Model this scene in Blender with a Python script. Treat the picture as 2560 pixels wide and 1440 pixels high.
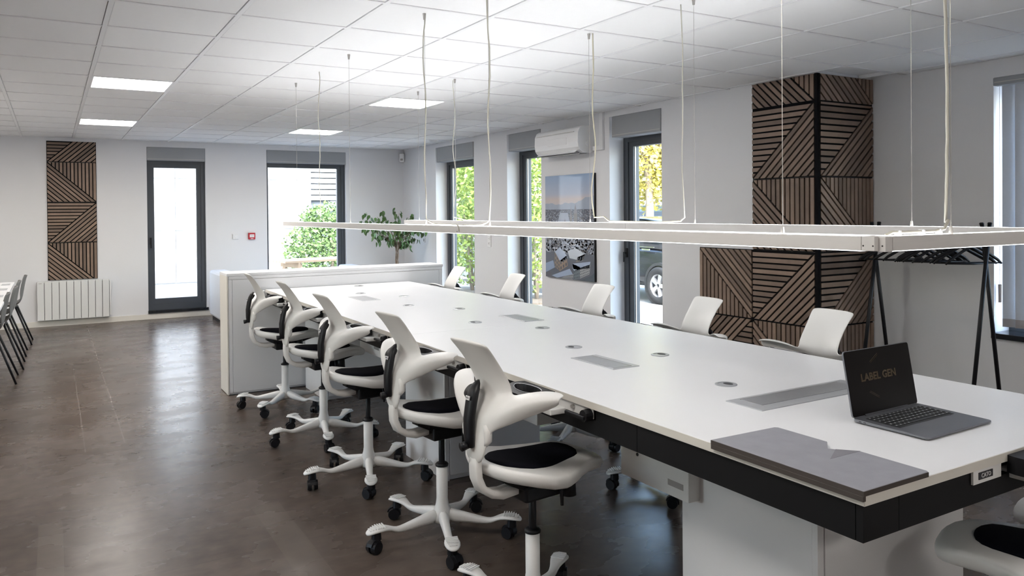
import bpy, bmesh, math, random
from mathutils import Vector, Matrix
random.seed(7)
for _o in list(bpy.data.objects): bpy.data.objects.remove(_o)
SC = bpy.context.scene
COL = SC.collection
PI = math.pi
# ---------------------------------------------------------------- camera
F_PX, YAW, HY, ROLL, PITCH, EYE = 1941.75, .5355, 548.04, -.00844, .00959, 1.5
fw = Vector((math.sin(YAW)*math.cos(PITCH), math.cos(YAW)*math.cos(PITCH), -math.sin(PITCH)))
rt0 = Vector((math.cos(YAW), -math.sin(YAW), 0)); up0 = rt0.cross(fw)
rt = rt0*math.cos(ROLL) + up0*math.sin(ROLL); up = -rt0*math.sin(ROLL) + up0*math.cos(ROLL)
cd = bpy.data.cameras.new('camera'); cam = bpy.data.objects.new('camera', cd); COL.objects.link(cam)
cam.matrix_world = Matrix(((rt.x, up.x, -fw.x, 0), (rt.y, up.y, -fw.y, 0), (rt.z, up.z, -fw.z, EYE), (0, 0, 0, 1)))
cd.sensor_width = 36; cd.lens = F_PX/2560*36; cd.shift_y = (HY-720)/2560; cd.clip_start = .02; cd.clip_end = 400
SC.camera = cam
def proj(x, y, z):
    d = Vector((x, y, z-EYE)); k = fw.dot(d)
    if k < .05: return None
    return 1280+F_PX*rt.dot(d)/k, HY-F_PX*up.dot(d)/k
# ---------------------------------------------------------------- world, sun, daylight, exposure
W = bpy.data.worlds.new('world'); SC.world = W; W.use_nodes = True
wn = W.node_tree.nodes; bg = wn['Background']
sky = wn.new('ShaderNodeTexSky'); sky.sky_type = 'NISHITA'; sky.sun_disc = False
sky.sun_elevation = math.radians(42); sky.sun_rotation = math.radians(200); sky.air_density = 1.2; sky.dust_density = 2.0
W.node_tree.links.new(sky.outputs[0], bg.inputs[0]); bg.inputs[1].default_value = 1.2
sl = bpy.data.lights.new('sun', 'SUN'); sl.energy = 3.6; sl.angle = math.radians(.6); sl.color = (1, .97, .93)
so = bpy.data.objects.new('sun', sl); COL.objects.link(so)
so.rotation_euler = Vector((.06, .74, -.66)).to_track_quat('-Z', 'Y').to_euler()
def daylight(name, loc, rot, w, h, watts, col=(.80, .89, 1)):
    l = bpy.data.lights.new(name, 'AREA'); l.shape = 'RECTANGLE'; l.size = w; l.size_y = h; l.energy = watts; l.color = col
    o = bpy.data.objects.new(name, l); COL.objects.link(o); o.location = loc; o.rotation_euler = rot; return o
def portal(loc, rot, w, h):
    o = daylight('window_portal', loc, rot, w, h, 1); o.data.cycles.is_portal = True
portal((1.58, 12.60, 1.3), (-PI/2, 0, 0), .85, 2.5); portal((3.5, 12.60, 1.3), (-PI/2, 0, 0), 1.35, 2.5)
for yy, ww in ((10.33, 1.3), (8.36, .9), (6.2, .9)): portal((5.50, yy, 1.3), (0, PI/2, 0), 2.5, ww)
portal((-4.95, 4.25, 1.45), (0, -PI/2, 0), 1.5, 1.3)
portal((6.17, 2.3, 1.5), (0, PI/2, 0), 1.9, 1.5)
vs = SC.view_settings; vs.view_transform = 'Standard'; vs.look = 'None'; vs.gamma = 1; vs.use_curve_mapping = False; vs.exposure = 1.26
SC.display_settings.display_device = 'sRGB'
# ---------------------------------------------------------------- materials
def srgb(r, g, b):
    f = lambda c: c/12.92 if c <= .04045 else ((c+.055)/1.055)**2.4
    return (f(r/255), f(g/255), f(b/255), 1)
MATS = {}
def mat(name, col, rough=.5, metal=0., var=.06, scale=8., bump=0., spec=.5, emit=None, estr=0., rnd=0., coat=0.):
    m = bpy.data.materials.new(name); m.use_nodes = True; nt = m.node_tree; N = nt.nodes; L = nt.links
    p = N['Principled BSDF']; p.inputs['Roughness'].default_value = rough; p.inputs['Metallic'].default_value = metal
    p.inputs['Specular IOR Level'].default_value = spec; p.inputs['Coat Weight'].default_value = coat
    tc = N.new('ShaderNodeTexCoord'); nz = N.new('ShaderNodeTexNoise'); nz.inputs['Scale'].default_value = scale; nz.inputs['Detail'].default_value = 4
    L.new(tc.outputs['Object'], nz.inputs['Vector'])
    mx = N.new('ShaderNodeMix'); mx.data_type = 'RGBA'
    mx.inputs[6].default_value = tuple(c*(1-var) for c in col[:3])+(1,); mx.inputs[7].default_value = tuple(min(1, c*(1+var)) for c in col[:3])+(1,)
    L.new(nz.outputs['Fac'], mx.inputs[0]); out = mx.outputs[2]
    if rnd:
        oi = N.new('ShaderNodeObjectInfo'); hs = N.new('ShaderNodeHueSaturation'); mr = N.new('ShaderNodeMapRange')
        mr.inputs[3].default_value = 1-rnd; mr.inputs[4].default_value = 1+rnd
        L.new(oi.outputs['Random'], mr.inputs[0]); L.new(mr.outputs[0], hs.inputs['Value']); L.new(out, hs.inputs['Color']); out = hs.outputs[0]
    L.new(out, p.inputs['Base Color'])
    if bump:
        b = N.new('ShaderNodeBump'); b.inputs['Strength'].default_value = bump; b.inputs['Distance'].default_value = .01
        n2 = N.new('ShaderNodeTexNoise'); n2.inputs['Scale'].default_value = scale*12; L.new(tc.outputs['Object'], n2.inputs['Vector'])
        L.new(n2.outputs['Fac'], b.inputs['Height']); L.new(b.outputs[0], p.inputs['Normal'])
    if emit: p.inputs['Emission Color'].default_value = emit; p.inputs['Emission Strength'].default_value = estr
    MATS[name] = m; return m
mat('wall', (.74, .74, .75, 1), .75, var=.012, scale=3, bump=.03)
mat('ceil_tile', (.90, .90, .895, 1), .85, var=.01, scale=20, bump=.04)
mat('ceil_bar', (.86, .86, .86, 1), .5, var=.01)
mat('white_lam', (.78, .78, .79, 1), .34, var=.012, scale=5)
mat('white_edge', (.70, .67, .61, 1), .5, var=.02)
mat('white_plastic', (.77, .755, .73, 1), .38, var=.015, scale=6)
mat('white_metal', (.76, .755, .74, 1), .4, var=.015)
mat('lamp_white', (.74, .72, .70, 1), .45, var=.015)
mat('wood_slat', (.215, .150, .110, 1), .55, var=.22, scale=14, rnd=.28, bump=.1)
mat('felt', (.008, .008, .009, 1), .95, var=.2, scale=60, spec=.1)
mat('black_plastic', (.007, .007, .009, 1), .42, var=.1, spec=.3)
mat('black_cloth', (.004, .004, .007, 1), .9, var=.2, scale=120, bump=.15, spec=.08)
mat('black_metal', (.010, .010, .012, 1), .4, var=.1, spec=.3)
mat('anthracite', (.055, .063, .075, 1), .42, var=.06)
mat('shutter', (.30, .31, .32, 1), .55, var=.04)
mat('apron', (.007, .007, .008, 1), .55, var=.12, scale=12, spec=.2)
mat('alu', (.46, .47, .49, 1), .34, .85, var=.05, scale=40)
mat('alu_plate', (.52, .53, .55, 1), .38, .6, var=.05, scale=40)
mat('laptop_grey', (.20, .205, .225, 1), .38, .75, var=.03, scale=30)
mat('screen', (.003, .002, .002, 1), .2, var=.1, spec=.15)
mat('key', (.012, .012, .014, 1), .5, var=.1)
mat('key_print', (.5, .5, .5, 1), .6, var=.02)
mat('board', (.27, .27, .30, 1), .42, var=.14, scale=22, bump=.05)
mat('board_dark', (.19, .185, .205, 1), .45, var=.1, scale=22)
mat('board_edge', (.060, .048, .042, 1), .5, var=.1)
mat('radiator', (.70, .70, .68, 1), .4, var=.012)
mat('gap', (.05, .05, .05, 1), .9, var=.05)
mat('grey_shell', (.135, .13, .125, 1), .5, var=.05, rnd=.06)
mat('red', (.45, .02, .03, 1), .45, var=.05)
mat('label_white', (.8, .8, .8, 1), .5, var=.02)
mat('ink', (.03, .03, .035, 1), .6, var=.05)
mat('ink_grey', (.35, .33, .32, 1), .6, var=.05)
mat('led', (.9, .9, .9, 1), .5, var=.0, emit=(1, .945, .885, 1), estr=15)
mat('led_line', (.9, .9, .9, 1), .5, var=.0, emit=(.93, .96, 1, 1), estr=1.5)
mat('led_up_added', (.9, .9, .9, 1), .5, var=.0, emit=(.95, .97, 1, 1), estr=13)  # glow of the upward strips added to brighten the ceiling
mat('sofa', (.72, .74, .77, 1), .6, var=.02)
mat('leaf', (.075, .15, .045, 1), .42, var=.3, scale=9, rnd=.35)
mat('trunk', (.20, .15, .11, 1), .8, var=.3, scale=30, bump=.3)
mat('pot', (.35, .35, .36, 1), .6, var=.05)
mat('cable', (.60, .58, .50, 1), .45, var=.05)
mat('steel', (.5, .48, .45, 1), .35, .8, var=.04)
mat('blind', (.50, .52, .56, 1), .8, var=.05, scale=60, bump=.1)
mat('blind_weight', (.32, .29, .28, 1), .7, var=.05)
mat('sill_black', (.012, .013, .016, 1), .15, var=.1)
mat('facade', (.30, .315, .335, 1), .7, var=.015, scale=1)
mat('cladding', (.46, .47, .50, 1), .5, var=.02)
mat('clad_dark', (.09, .10, .12, 1), .6, var=.05)
mat('paving', (.36, .35, .33, 1), .85, var=.1, scale=3, bump=.1)
mat('path', (.36, .34, .31, 1), .9, var=.08, scale=4, bump=.1)
mat('bush_leaf', (.13, .21, .07, 1), .5, var=.45, scale=3)
mat('hedge_leaf', (.22, .30, .06, 1), .5, var=.5, scale=1.4)
mat('tree_leaf', (.48, .42, .10, 1), .5, var=.4, scale=1.2)
mat('bark', (.34, .28, .22, 1), .85, var=.3, scale=10, bump=.3)
mat('pine', (.42, .29, .18, 1), .7, var=.15, scale=16, bump=.1)
mat('car_paint', (.014, .016, .020, 1), .2, var=.05, coat=.15)
mat('car_glass', (.03, .035, .04, 1), .04, var=.05)
mat('car_trim', (.03, .03, .032, 1), .5, var=.05)
mat('tyre', (.02, .02, .021, 1), .8, var=.1)
mat('rim', (.55, .55, .55, 1), .3, .7, var=.03)
mat('chrome', (.6, .6, .6, 1), .12, 1., var=.02)
mat('shed', (.22, .27, .27, 1), .7, var=.05)
mat('ac_white', (.80, .80, .80, 1), .35, var=.01)
mat('ac_dark', (.25, .25, .26, 1), .6, var=.05)
mat('mulch', (.16, .13, .10, 1), .95, var=.5, scale=30)
mat('yellow_cable', (.62, .58, .44, 1), .45, var=.04)
def glass_mat():
    m = bpy.data.materials.new('window_glass'); m.use_nodes = True; nt = m.node_tree; N = nt.nodes; N.clear()
    o = N.new('ShaderNodeOutputMaterial'); t = N.new('ShaderNodeBsdfTransparent'); t.inputs[0].default_value = (.90, .925, .93, 1)
    g = N.new('ShaderNodeBsdfGlossy'); g.inputs['Roughness'].default_value = .02; lw = N.new('ShaderNodeLayerWeight'); pw = N.new('ShaderNodeMath'); pw.operation = 'POWER'; pw.inputs[1].default_value = 4.5
    fr = N.new('ShaderNodeMath'); fr.operation = 'MULTIPLY_ADD'; fr.inputs[1].default_value = .5; fr.inputs[2].default_value = .02
    nt.links.new(lw.outputs['Facing'], pw.inputs[0]); nt.links.new(pw.outputs[0], fr.inputs[0])
    mx = N.new('ShaderNodeMixShader'); nt.links.new(fr.outputs[0], mx.inputs[0]); nt.links.new(t.outputs[0], mx.inputs[1]); nt.links.new(g.outputs[0], mx.inputs[2])
    nt.links.new(mx.outputs[0], o.inputs[0]); MATS['window_glass'] = m
glass_mat()
def floor_mat():
    m = bpy.data.materials.new('polished_concrete'); m.use_nodes = True; nt = m.node_tree; N = nt.nodes; L = nt.links; p = N['Principled BSDF']
    tc = N.new('ShaderNodeTexCoord')
    def noise(s, d=6, sc=(1, 1, 1), dist=0.):
        mp = N.new('ShaderNodeMapping'); mp.inputs['Scale'].default_value = sc; L.new(tc.outputs['Object'], mp.inputs[0])
        n = N.new('ShaderNodeTexNoise'); n.inputs['Scale'].default_value = s; n.inputs['Detail'].default_value = d; n.inputs['Distortion'].default_value = dist
        L.new(mp.outputs[0], n.inputs['Vector']); return n.outputs['Fac']
    def ramp(f, stops):
        r = N.new('ShaderNodeValToRGB'); e = r.color_ramp.elements
        while len(e) < len(stops): e.new(.5)
        for k, (pos, c) in enumerate(stops): e[k].position = pos; e[k].color = c
        L.new(f, r.inputs[0]); return r.outputs[0]
    def mixc(a, b, fac, mode='MIX'):
        x = N.new('ShaderNodeMix'); x.data_type = 'RGBA'; x.blend_type = mode
        for s, v in ((6, a), (7, b), (0, fac)):
            if hasattr(v, 'links'): L.new(v, x.inputs[s])
            else: x.inputs[s].default_value = v
        return x.outputs[2]
    big = ramp(noise(1.3, 6, dist=0.), [(.10, (.040, .029, .023, 1)), (.50, (.096, .074, .061, 1)), (.90, (.152, .123, .106, 1))])
    fine = ramp(noise(11, 6, (1, 1.2, 1), 0.), [(.05, (.62, .61, .60, 1)), (.95, (1.38, 1.38, 1.38, 1))])
    c = mixc(big, fine, 1.0, 'MULTIPLY')
    # pale scratches and saw cuts: thin lines along Y at fixed X, and two across
    sep = N.new('ShaderNodeSeparateXYZ'); L.new(tc.outputs['Object'], sep.inputs[0])
    def line(axis, pos, wdt, lo, hi, other):
        a = N.new('ShaderNodeMath'); a.operation = 'SUBTRACT'; L.new(sep.outputs[axis], a.inputs[0]); a.inputs[1].default_value = pos
        w = N.new('ShaderNodeMath'); w.operation = 'MULTIPLY_ADD'; L.new(noise(1.7, 3), w.inputs[0]); w.inputs[1].default_value = .016; w.inputs[2].default_value = -.008
        a2 = N.new('ShaderNodeMath'); a2.operation = 'ADD'; L.new(a.outputs[0], a2.inputs[0]); L.new(w.outputs[0], a2.inputs[1])
        b = N.new('ShaderNodeMath'); b.operation = 'ABSOLUTE'; L.new(a2.outputs[0], b.inputs[0])
        l = N.new('ShaderNodeMath'); l.operation = 'LESS_THAN'; L.new(b.outputs[0], l.inputs[0]); l.inputs[1].default_value = wdt
        g = N.new('ShaderNodeMath'); g.operation = 'GREATER_THAN'; L.new(sep.outputs[other], g.inputs[0]); g.inputs[1].default_value = lo
        h = N.new('ShaderNodeMath'); h.operation = 'LESS_THAN'; L.new(sep.outputs[other], h.inputs[0]); h.inputs[1].default_value = hi
        k = N.new('ShaderNodeMath'); k.operation = 'MULTIPLY'; L.new(l.outputs[0], k.inputs[0]); L.new(g.outputs[0], k.inputs[1])
        k2 = N.new('ShaderNodeMath'); k2.operation = 'MULTIPLY'; L.new(k.outputs[0], k2.inputs[0]); L.new(h.outputs[0], k2.inputs[1])
        k3 = N.new('ShaderNodeMath'); k3.operation = 'MULTIPLY'; L.new(k2.outputs[0], k3.inputs[0]); k3.inputs[1].default_value = .45
        return k3.outputs[0]
    for args in ((0, .17, .004, 5.6, 9, 1), (0, .40, .004, 5.7, 12, 1)):
        c = mixc(c, (.24, .21, .19, 1), line(*args))
    for args in ((1, 3.55, .003, -4, 1.2, 0), (1, 5.75, .003, -4, 1.3, 0), (1, 8.1, .002, -.5, 1.2, 0)):
        c = mixc(c, (.06, .05, .045, 1), line(*args))
    for args in ((0, -.02, .05, 2.4, 4.4, 1), (0, .93, .07, 2.9, 4.1, 1)):
        c = mixc(c, (.14, .115, .095, 1), line(*args))
    L.new(c, p.inputs['Base Color'])
    r = N.new('ShaderNodeMapRange'); L.new(noise(2.6, 4, (1, 1.6, 1), 0.), r.inputs[0]); r.inputs[3].default_value = .16; r.inputs[4].default_value = .38
    L.new(r.outputs[0], p.inputs['Roughness']); p.inputs['Specular IOR Level'].default_value = .18
    b = N.new('ShaderNodeBump'); b.inputs['Strength'].default_value = .005; b.inputs['Distance'].default_value = .02
    L.new(noise(9, 3, (.7, 1.6, 1), 0.), b.inputs['Height']); L.new(b.outputs[0], p.inputs['Normal'])
    MATS['floor'] = m
floor_mat()
def print_mat():
    m = bpy.data.materials.new('city_print'); m.use_nodes = True; nt = m.node_tree; N = nt.nodes; L = nt.links; p = N['Principled BSDF']
    a = N.new('ShaderNodeAttribute'); a.attribute_name = 'ink'; L.new(a.outputs['Color'], p.inputs['Base Color'])
    p.inputs['Roughness'].default_value = .55; p.inputs['Coat Weight'].default_value = .5; p.inputs['Coat Roughness'].default_value = .04
    MATS['print'] = m
print_mat()
# ---------------------------------------------------------------- mesh helpers
class MB:
    def __init__(s): s.v = []; s.f = []
    def add(s, vs_, fs):
        k = len(s.v); s.v += [tuple(v) for v in vs_]; s.f += [tuple(i+k for i in f) for f in fs]; return s
    def box(s, x0, x1, y0, y1, z0, z1):
        return s.add([(x0, y0, z0), (x1, y0, z0), (x1, y1, z0), (x0, y1, z0), (x0, y0, z1), (x1, y0, z1), (x1, y1, z1), (x0, y1, z1)],
                     [(3, 2, 1, 0), (4, 5, 6, 7), (0, 1, 5, 4), (1, 2, 6, 5), (2, 3, 7, 6), (3, 0, 4, 7)])
    def cbox(s, x0, x1, y0, y1, z0, z1, c=.003):
        """box with chamfered edges"""
        bm = bmesh.new(); bmesh.ops.create_cube(bm, size=1)
        for v in bm.verts: v.co = Vector(((x0+x1)/2+v.co.x*(x1-x0), (y0+y1)/2+v.co.y*(y1-y0), (z0+z1)/2+v.co.z*(z1-z0)))
        bmesh.ops.bevel(bm, geom=list(bm.edges), offset=c, segments=2, affect='EDGES', profile=.5)
        bm.verts.index_update(); s.add([v.co for v in bm.verts], [[v.index for v in f.verts] for f in bm.faces]); bm.free(); return s
    def prism(s, poly, y0, y1):
        """poly in (x,z), extruded along y"""
        n = len(poly); v = [(x, y0, z) for x, z in poly]+[(x, y1, z) for x, z in poly]
        return s.add(v, [tuple(range(n)), tuple(range(2*n-1, n-1, -1))]+[(i+n, (i+1) % n+n, (i+1) % n, i) for i in range(n)])
    def slab(s, poly, z0, z1):
        n = len(poly); v = [(x, y, z0) for x, y in poly]+[(x, y, z1) for x, y in poly]
        return s.add(v, [tuple(range(n-1, -1, -1)), tuple(range(n, 2*n))]+[(i, (i+1) % n, (i+1) % n+n, i+n) for i in range(n)])
    def cyl(s, a, b, r0, r1=None, n=14):
        r1 = r0 if r1 is None else r1; a = Vector(a); b = Vector(b); d = (b-a).normalized()
        u = d.orthogonal().normalized(); w = d.cross(u)
        v = [a+(u*math.cos(2*PI*i/n)+w*math.sin(2*PI*i/n))*r0 for i in range(n)]+[b+(u*math.cos(2*PI*i/n)+w*math.sin(2*PI*i/n))*r1 for i in range(n)]
        return s.add(v, [tuple(range(n-1, -1, -1)), tuple(range(n, 2*n))]+[(i, (i+1) % n, (i+1) % n+n, i+n) for i in range(n)])
    def tube(s, pts, r, n=8):
        pts = [Vector(p) for p in pts]; rr = r if isinstance(r, (list, tuple)) else [r]*len(pts); rings = []
        ref = None
        for i, p in enumerate(pts):
            d = (pts[min(i+1, len(pts)-1)]-pts[max(i-1, 0)]).normalized()
            u = (ref-d*ref.dot(d)).normalized() if ref is not None and (ref-d*ref.dot(d)).length > 1e-4 else d.orthogonal().normalized()
            ref = u; w = d.cross(u)
            rings.append([p+(u*math.cos(2*PI*k/n)+w*math.sin(2*PI*k/n))*rr[i] for k in range(n)])
        return s.loft(rings)
    def loft(s, rings, cap=True):
        n = len(rings[0]); v = [q for r in rings for q in r]; f = []
        for i in range(len(rings)-1):
            for k in range(n): f.append((i*n+k, i*n+(k+1) % n, (i+1)*n+(k+1) % n, (i+1)*n+k))
        if cap: f.append(tuple(range(n-1, -1, -1))); f.append(tuple(range((len(rings)-1)*n, len(rings)*n)))
        return s.add(v, f)
    def lathe(s, prof, c=(0, 0), n=24):
        rings = [[(c[0]+r*math.cos(2*PI*k/n), c[1]+r*math.sin(2*PI*k/n), z) for k in range(n)] for r, z in prof]
        return s.loft(rings)
    def mesh(s, name, m, smooth=False):
        me = bpy.data.meshes.new(name); me.from_pydata(s.v, [], s.f); me.update()
        bm = bmesh.new(); bm.from_mesh(me); bmesh.ops.recalc_face_normals(bm, faces=bm.faces); bm.to_mesh(me); bm.free()
        if smooth: me.polygons.foreach_set('use_smooth', [True]*len(me.polygons))
        me.materials.append(MATS[m]); return me
    def obj(s, name, m, parent=None, smooth=False, sub=0, bevel=0., loc=None, rotz=0.):
        o = bpy.data.objects.new(name, s.mesh(name, m, smooth)); COL.objects.link(o)
        if parent: o.parent = parent
        if loc: o.location = loc
        if rotz: o.rotation_euler = (0, 0, rotz)
        if bevel:
            b = o.modifiers.new('bevel', 'BEVEL'); b.width = bevel; b.segments = 2; b.limit_method = 'ANGLE'; b.angle_limit = .6
        if sub:
            q = o.modifiers.new('sub', 'SUBSURF'); q.levels = sub; q.render_levels = sub
        return o
def B(*a, **k): return MB().box(*a, **k)
def CB(*a, **k): return MB().cbox(*a, **k)
def tag(o, label, cat, group=None):
    o['label'] = label; o['category'] = cat
    if group: o['group'] = group
    return o
def thing(name, label, cat, loc=(0, 0, 0), rotz=0., group=None):
    o = bpy.data.objects.new(name, None); o.empty_display_size = .1; COL.objects.link(o); o.location = loc; o.rotation_euler = (0, 0, rotz)
    return tag(o, label, cat, group)
def struct(o): o['kind'] = 'structure'; return o
def inst(src, name, parent=None, loc=(0, 0, 0), rot=(0, 0, 0), scale=(1, 1, 1)):
    o = bpy.data.objects.new(name, src if isinstance(src, bpy.types.Mesh) else src.data); COL.objects.link(o)
    if parent: o.parent = parent
    o.location = loc; o.rotation_euler = rot; o.scale = scale; return o
def copy_tree(o, parent=None):
    c = o.copy(); COL.objects.link(c)
    if parent: c.parent = parent
    for ch in o.children: copy_tree(ch, c)
    return c
def text_obj(name, body, size, m, parent, loc, rot, ext=.0004, bold=0.):
    cu = bpy.data.curves.new('tmp', 'FONT'); cu.body = body; cu.size = size; cu.align_x = 'CENTER'; cu.align_y = 'CENTER'; cu.extrude = ext; cu.resolution_u = 2; cu.offset = bold
    t = bpy.data.objects.new('tmp', cu); COL.objects.link(t); bpy.context.view_layer.update()
    me = bpy.data.meshes.new_from_object(t.evaluated_get(bpy.context.evaluated_depsgraph_get())); bpy.data.objects.remove(t); bpy.data.curves.remove(cu)
    me.name = name; me.materials.clear(); me.materials.append(MATS[m])
    o = bpy.data.objects.new(name, me); COL.objects.link(o); o.parent = parent; o.location = loc; o.rotation_euler = rot; return o
def interp(tab, x):
    if x <= tab[0][0]: return tab[0][1]
    for (a, b), (c, d) in zip(tab, tab[1:]):
        if x <= c:
            t = (x-a)/(c-a); return b+(d-b)*t
    return tab[-1][1]
# ---------------------------------------------------------------- structure
CEIL, XW, YB, XW2, YC = 2.5616, 5.137, 12.23, 5.82, 3.996
def wall_mb(u0, u1, z0, z1, holes, fn):
    """solid wall with openings; fn(u0,u1,z0,z1) -> box tuple"""
    mb = MB(); us = sorted({u0, u1, *[h[0] for h in holes], *[h[1] for h in holes]}); zs = sorted({z0, z1, *[h[2] for h in holes], *[h[3] for h in holes]})
    for a, b in zip(us, us[1:]):
        for c, d in zip(zs, zs[1:]):
            if any(h[0] <= (a+b)/2 <= h[1] and h[2] <= (c+d)/2 <= h[3] for h in holes): continue
            mb.box(*fn(a, b, c, d))
    return mb
H_BACK = [(1.185, 1.975, .12, 2.475), (2.865, 4.125, .12, 2.485)]
H_RIGHT = [(9.70, 10.96, .10, 2.495), (7.953, 8.773, .10, 2.505), (5.784, 6.606, .10, 2.50)]
H_ALC = [(1.55, 3.03, .60, 2.43)]
H_FRONT = []
H_LEFT = [(3.6, 4.9, .7, 2.2)]  # unseen opening, added and sized for fill daylight from the left
fl = struct(B(-4.9, 6.2, -3.3, YB+.3, -.14, 0).obj('floor', 'floor'))
struct(wall_mb(-4.9, 5.437, 0, CEIL+.02, H_BACK, lambda a, b, c, d: (a, b, YB, YB+.3, c, d)).obj('wall_back', 'wall'))
struct(wall_mb(YC, YB, 0, CEIL+.02, H_RIGHT, lambda a, b, c, d: (XW, XW+.3, a, b, c, d)).obj('wall_right', 'wall'))
struct(B(XW+.3, XW2+.3, YC, YC+.3, 0, CEIL+.02).obj('wall_return', 'wall'))
struct(wall_mb(-3.3, YC, 0, CEIL+.02, H_ALC, lambda a, b, c, d: (XW2, XW2+.3, a, b, c, d)).obj('wall_alcove', 'wall'))
struct(wall_mb(-4.9, XW2, 0, CEIL+.02, H_FRONT, lambda a, b, c, d: (a, b, -3.3, -3.0, c, d)).obj('wall_front', 'wall'))
struct(wall_mb(-3.0, YB, 0, CEIL+.02, H_LEFT, lambda a, b, c, d: (-4.9, -4.6, a, b, c, d)).obj('wall_left', 'wall'))
struct(CB(-4.6, 5.137, YB-.012, YB, 0, .075, .003).obj('baseboard_back', 'white_edge'))
bb = MB()
for a, b in ((YC, 5.784), (6.606, 7.953), (8.773, 9.70), (10.96, YB-.012)): bb.box(XW-.012, XW, a, b, 0, .075)
struct(bb.obj('baseboard_right', 'white_edge'))
ce = struct(B(-4.9, XW2+.3, -3.3, YB+.3, CEIL+.02, CEIL+.2).obj('ceiling', 'ceil_tile'))
# ceiling tiles and bars
GX, GY, P = .27, 6.70, .6
tile_me = CB(.014, P-.014, .014, P-.014, 0, .016, .004).mesh('ceiling_tile', 'ceil_tile')
far = MB(); lights = {(ix, iy) for ix in (0, 4) for iy in (0, 5)} | {(-4, -5), (-4, 0), (-4, 5), (0, -15), (4, -15), (-1, -9)}  # second set: unseen panels added as fill light for chairs and workbench
def pos(ix, iy): return GX+ix*P, GY+iy*P
for ix in range(-9, 10):
    for iy in range(-17, 10):
        x, y = pos(ix, iy)
        if x < -4.9 or x > (XW2 if y < YC else XW)-.02 or y > YB-.05 or y < -3.1 or (ix, iy) in lights: continue
        w = min(P, (XW2 if y+P < YC else XW)-x); h = min(P, YB-y)
        if w < .08 or h < .08: continue
        q = proj(x+w/2, y+h/2, CEIL)
        if q and -120 < q[0] < 2680 and -150 < q[1] < 1440:
            inst(tile_me, 'ceiling_tile', ce, (x, y, CEIL-.002), scale=(w/P, h/P, 1))
        else: far.box(x+.014, x+w-.014, y+.014, y+h-.014, CEIL-.002, CEIL+.014)
o = far.obj('ceiling_tile_field', 'ceil_tile', ce); o['kind'] = 'stuff'
bars = MB()
for ix in range(-8, 11):
    x = GX+ix*P
    if -4.6 < x < XW2: bars.box(x-.012, x+.012, -3, YB if x < XW else YC, CEIL-.006, CEIL+.02)
for iy in range(-16, 10):
    y = GY+iy*P
    if -3 < y < YB: bars.box(-4.6, XW2 if y < YC else XW, y-.012, y+.012, CEIL-.0055, CEIL+.02)
bars.obj('ceiling_bars', 'ceil_bar', ce)
light_names = {(0, 0): 'square ceiling light panel nearer of the two on the left', (0, 5): 'square ceiling light panel above the wood panel strip, farther on the left',
               (4, 0): 'square ceiling light panel above the far middle of the workbench', (4, 5): 'square ceiling light panel nearest the far corner window'}
for ix, iy in sorted(lights):
    x, y = pos(ix, iy)
    t = thing('ceiling_light', light_names.get((ix, iy), 'added square ceiling light panel out of view, for fill light'), 'ceiling light', (x+.3, y+.3, CEIL), 0, 'square ceiling light panels')
    fr = MB()
    for a in ((-.29, .29, -.29, -.275), (-.29, .29, .275, .29), (-.29, -.275, -.275, .275), (.275, .29, -.275, .275)): fr.box(*a, -.006, .012)
    fr.obj('frame', 'ceil_bar', t); B(-.276, .276, -.276, .276, -.002, .010).obj('diffuser', 'led', t)
t = thing('smoke_detector', 'round white smoke detector on the ceiling near the far corner', 'smoke detector', (4.82, 10.37, CEIL))
MB().lathe([(.001, -.035), (.03, -.034), (.05, -.022), (.055, -.004), (.055, .01)]).obj('cover', 'ac_white', t, True)
MB().lathe([(.06, -.006), (.065, -.002), (.065, .01)]).obj('base', 'ceil_bar', t)
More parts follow.
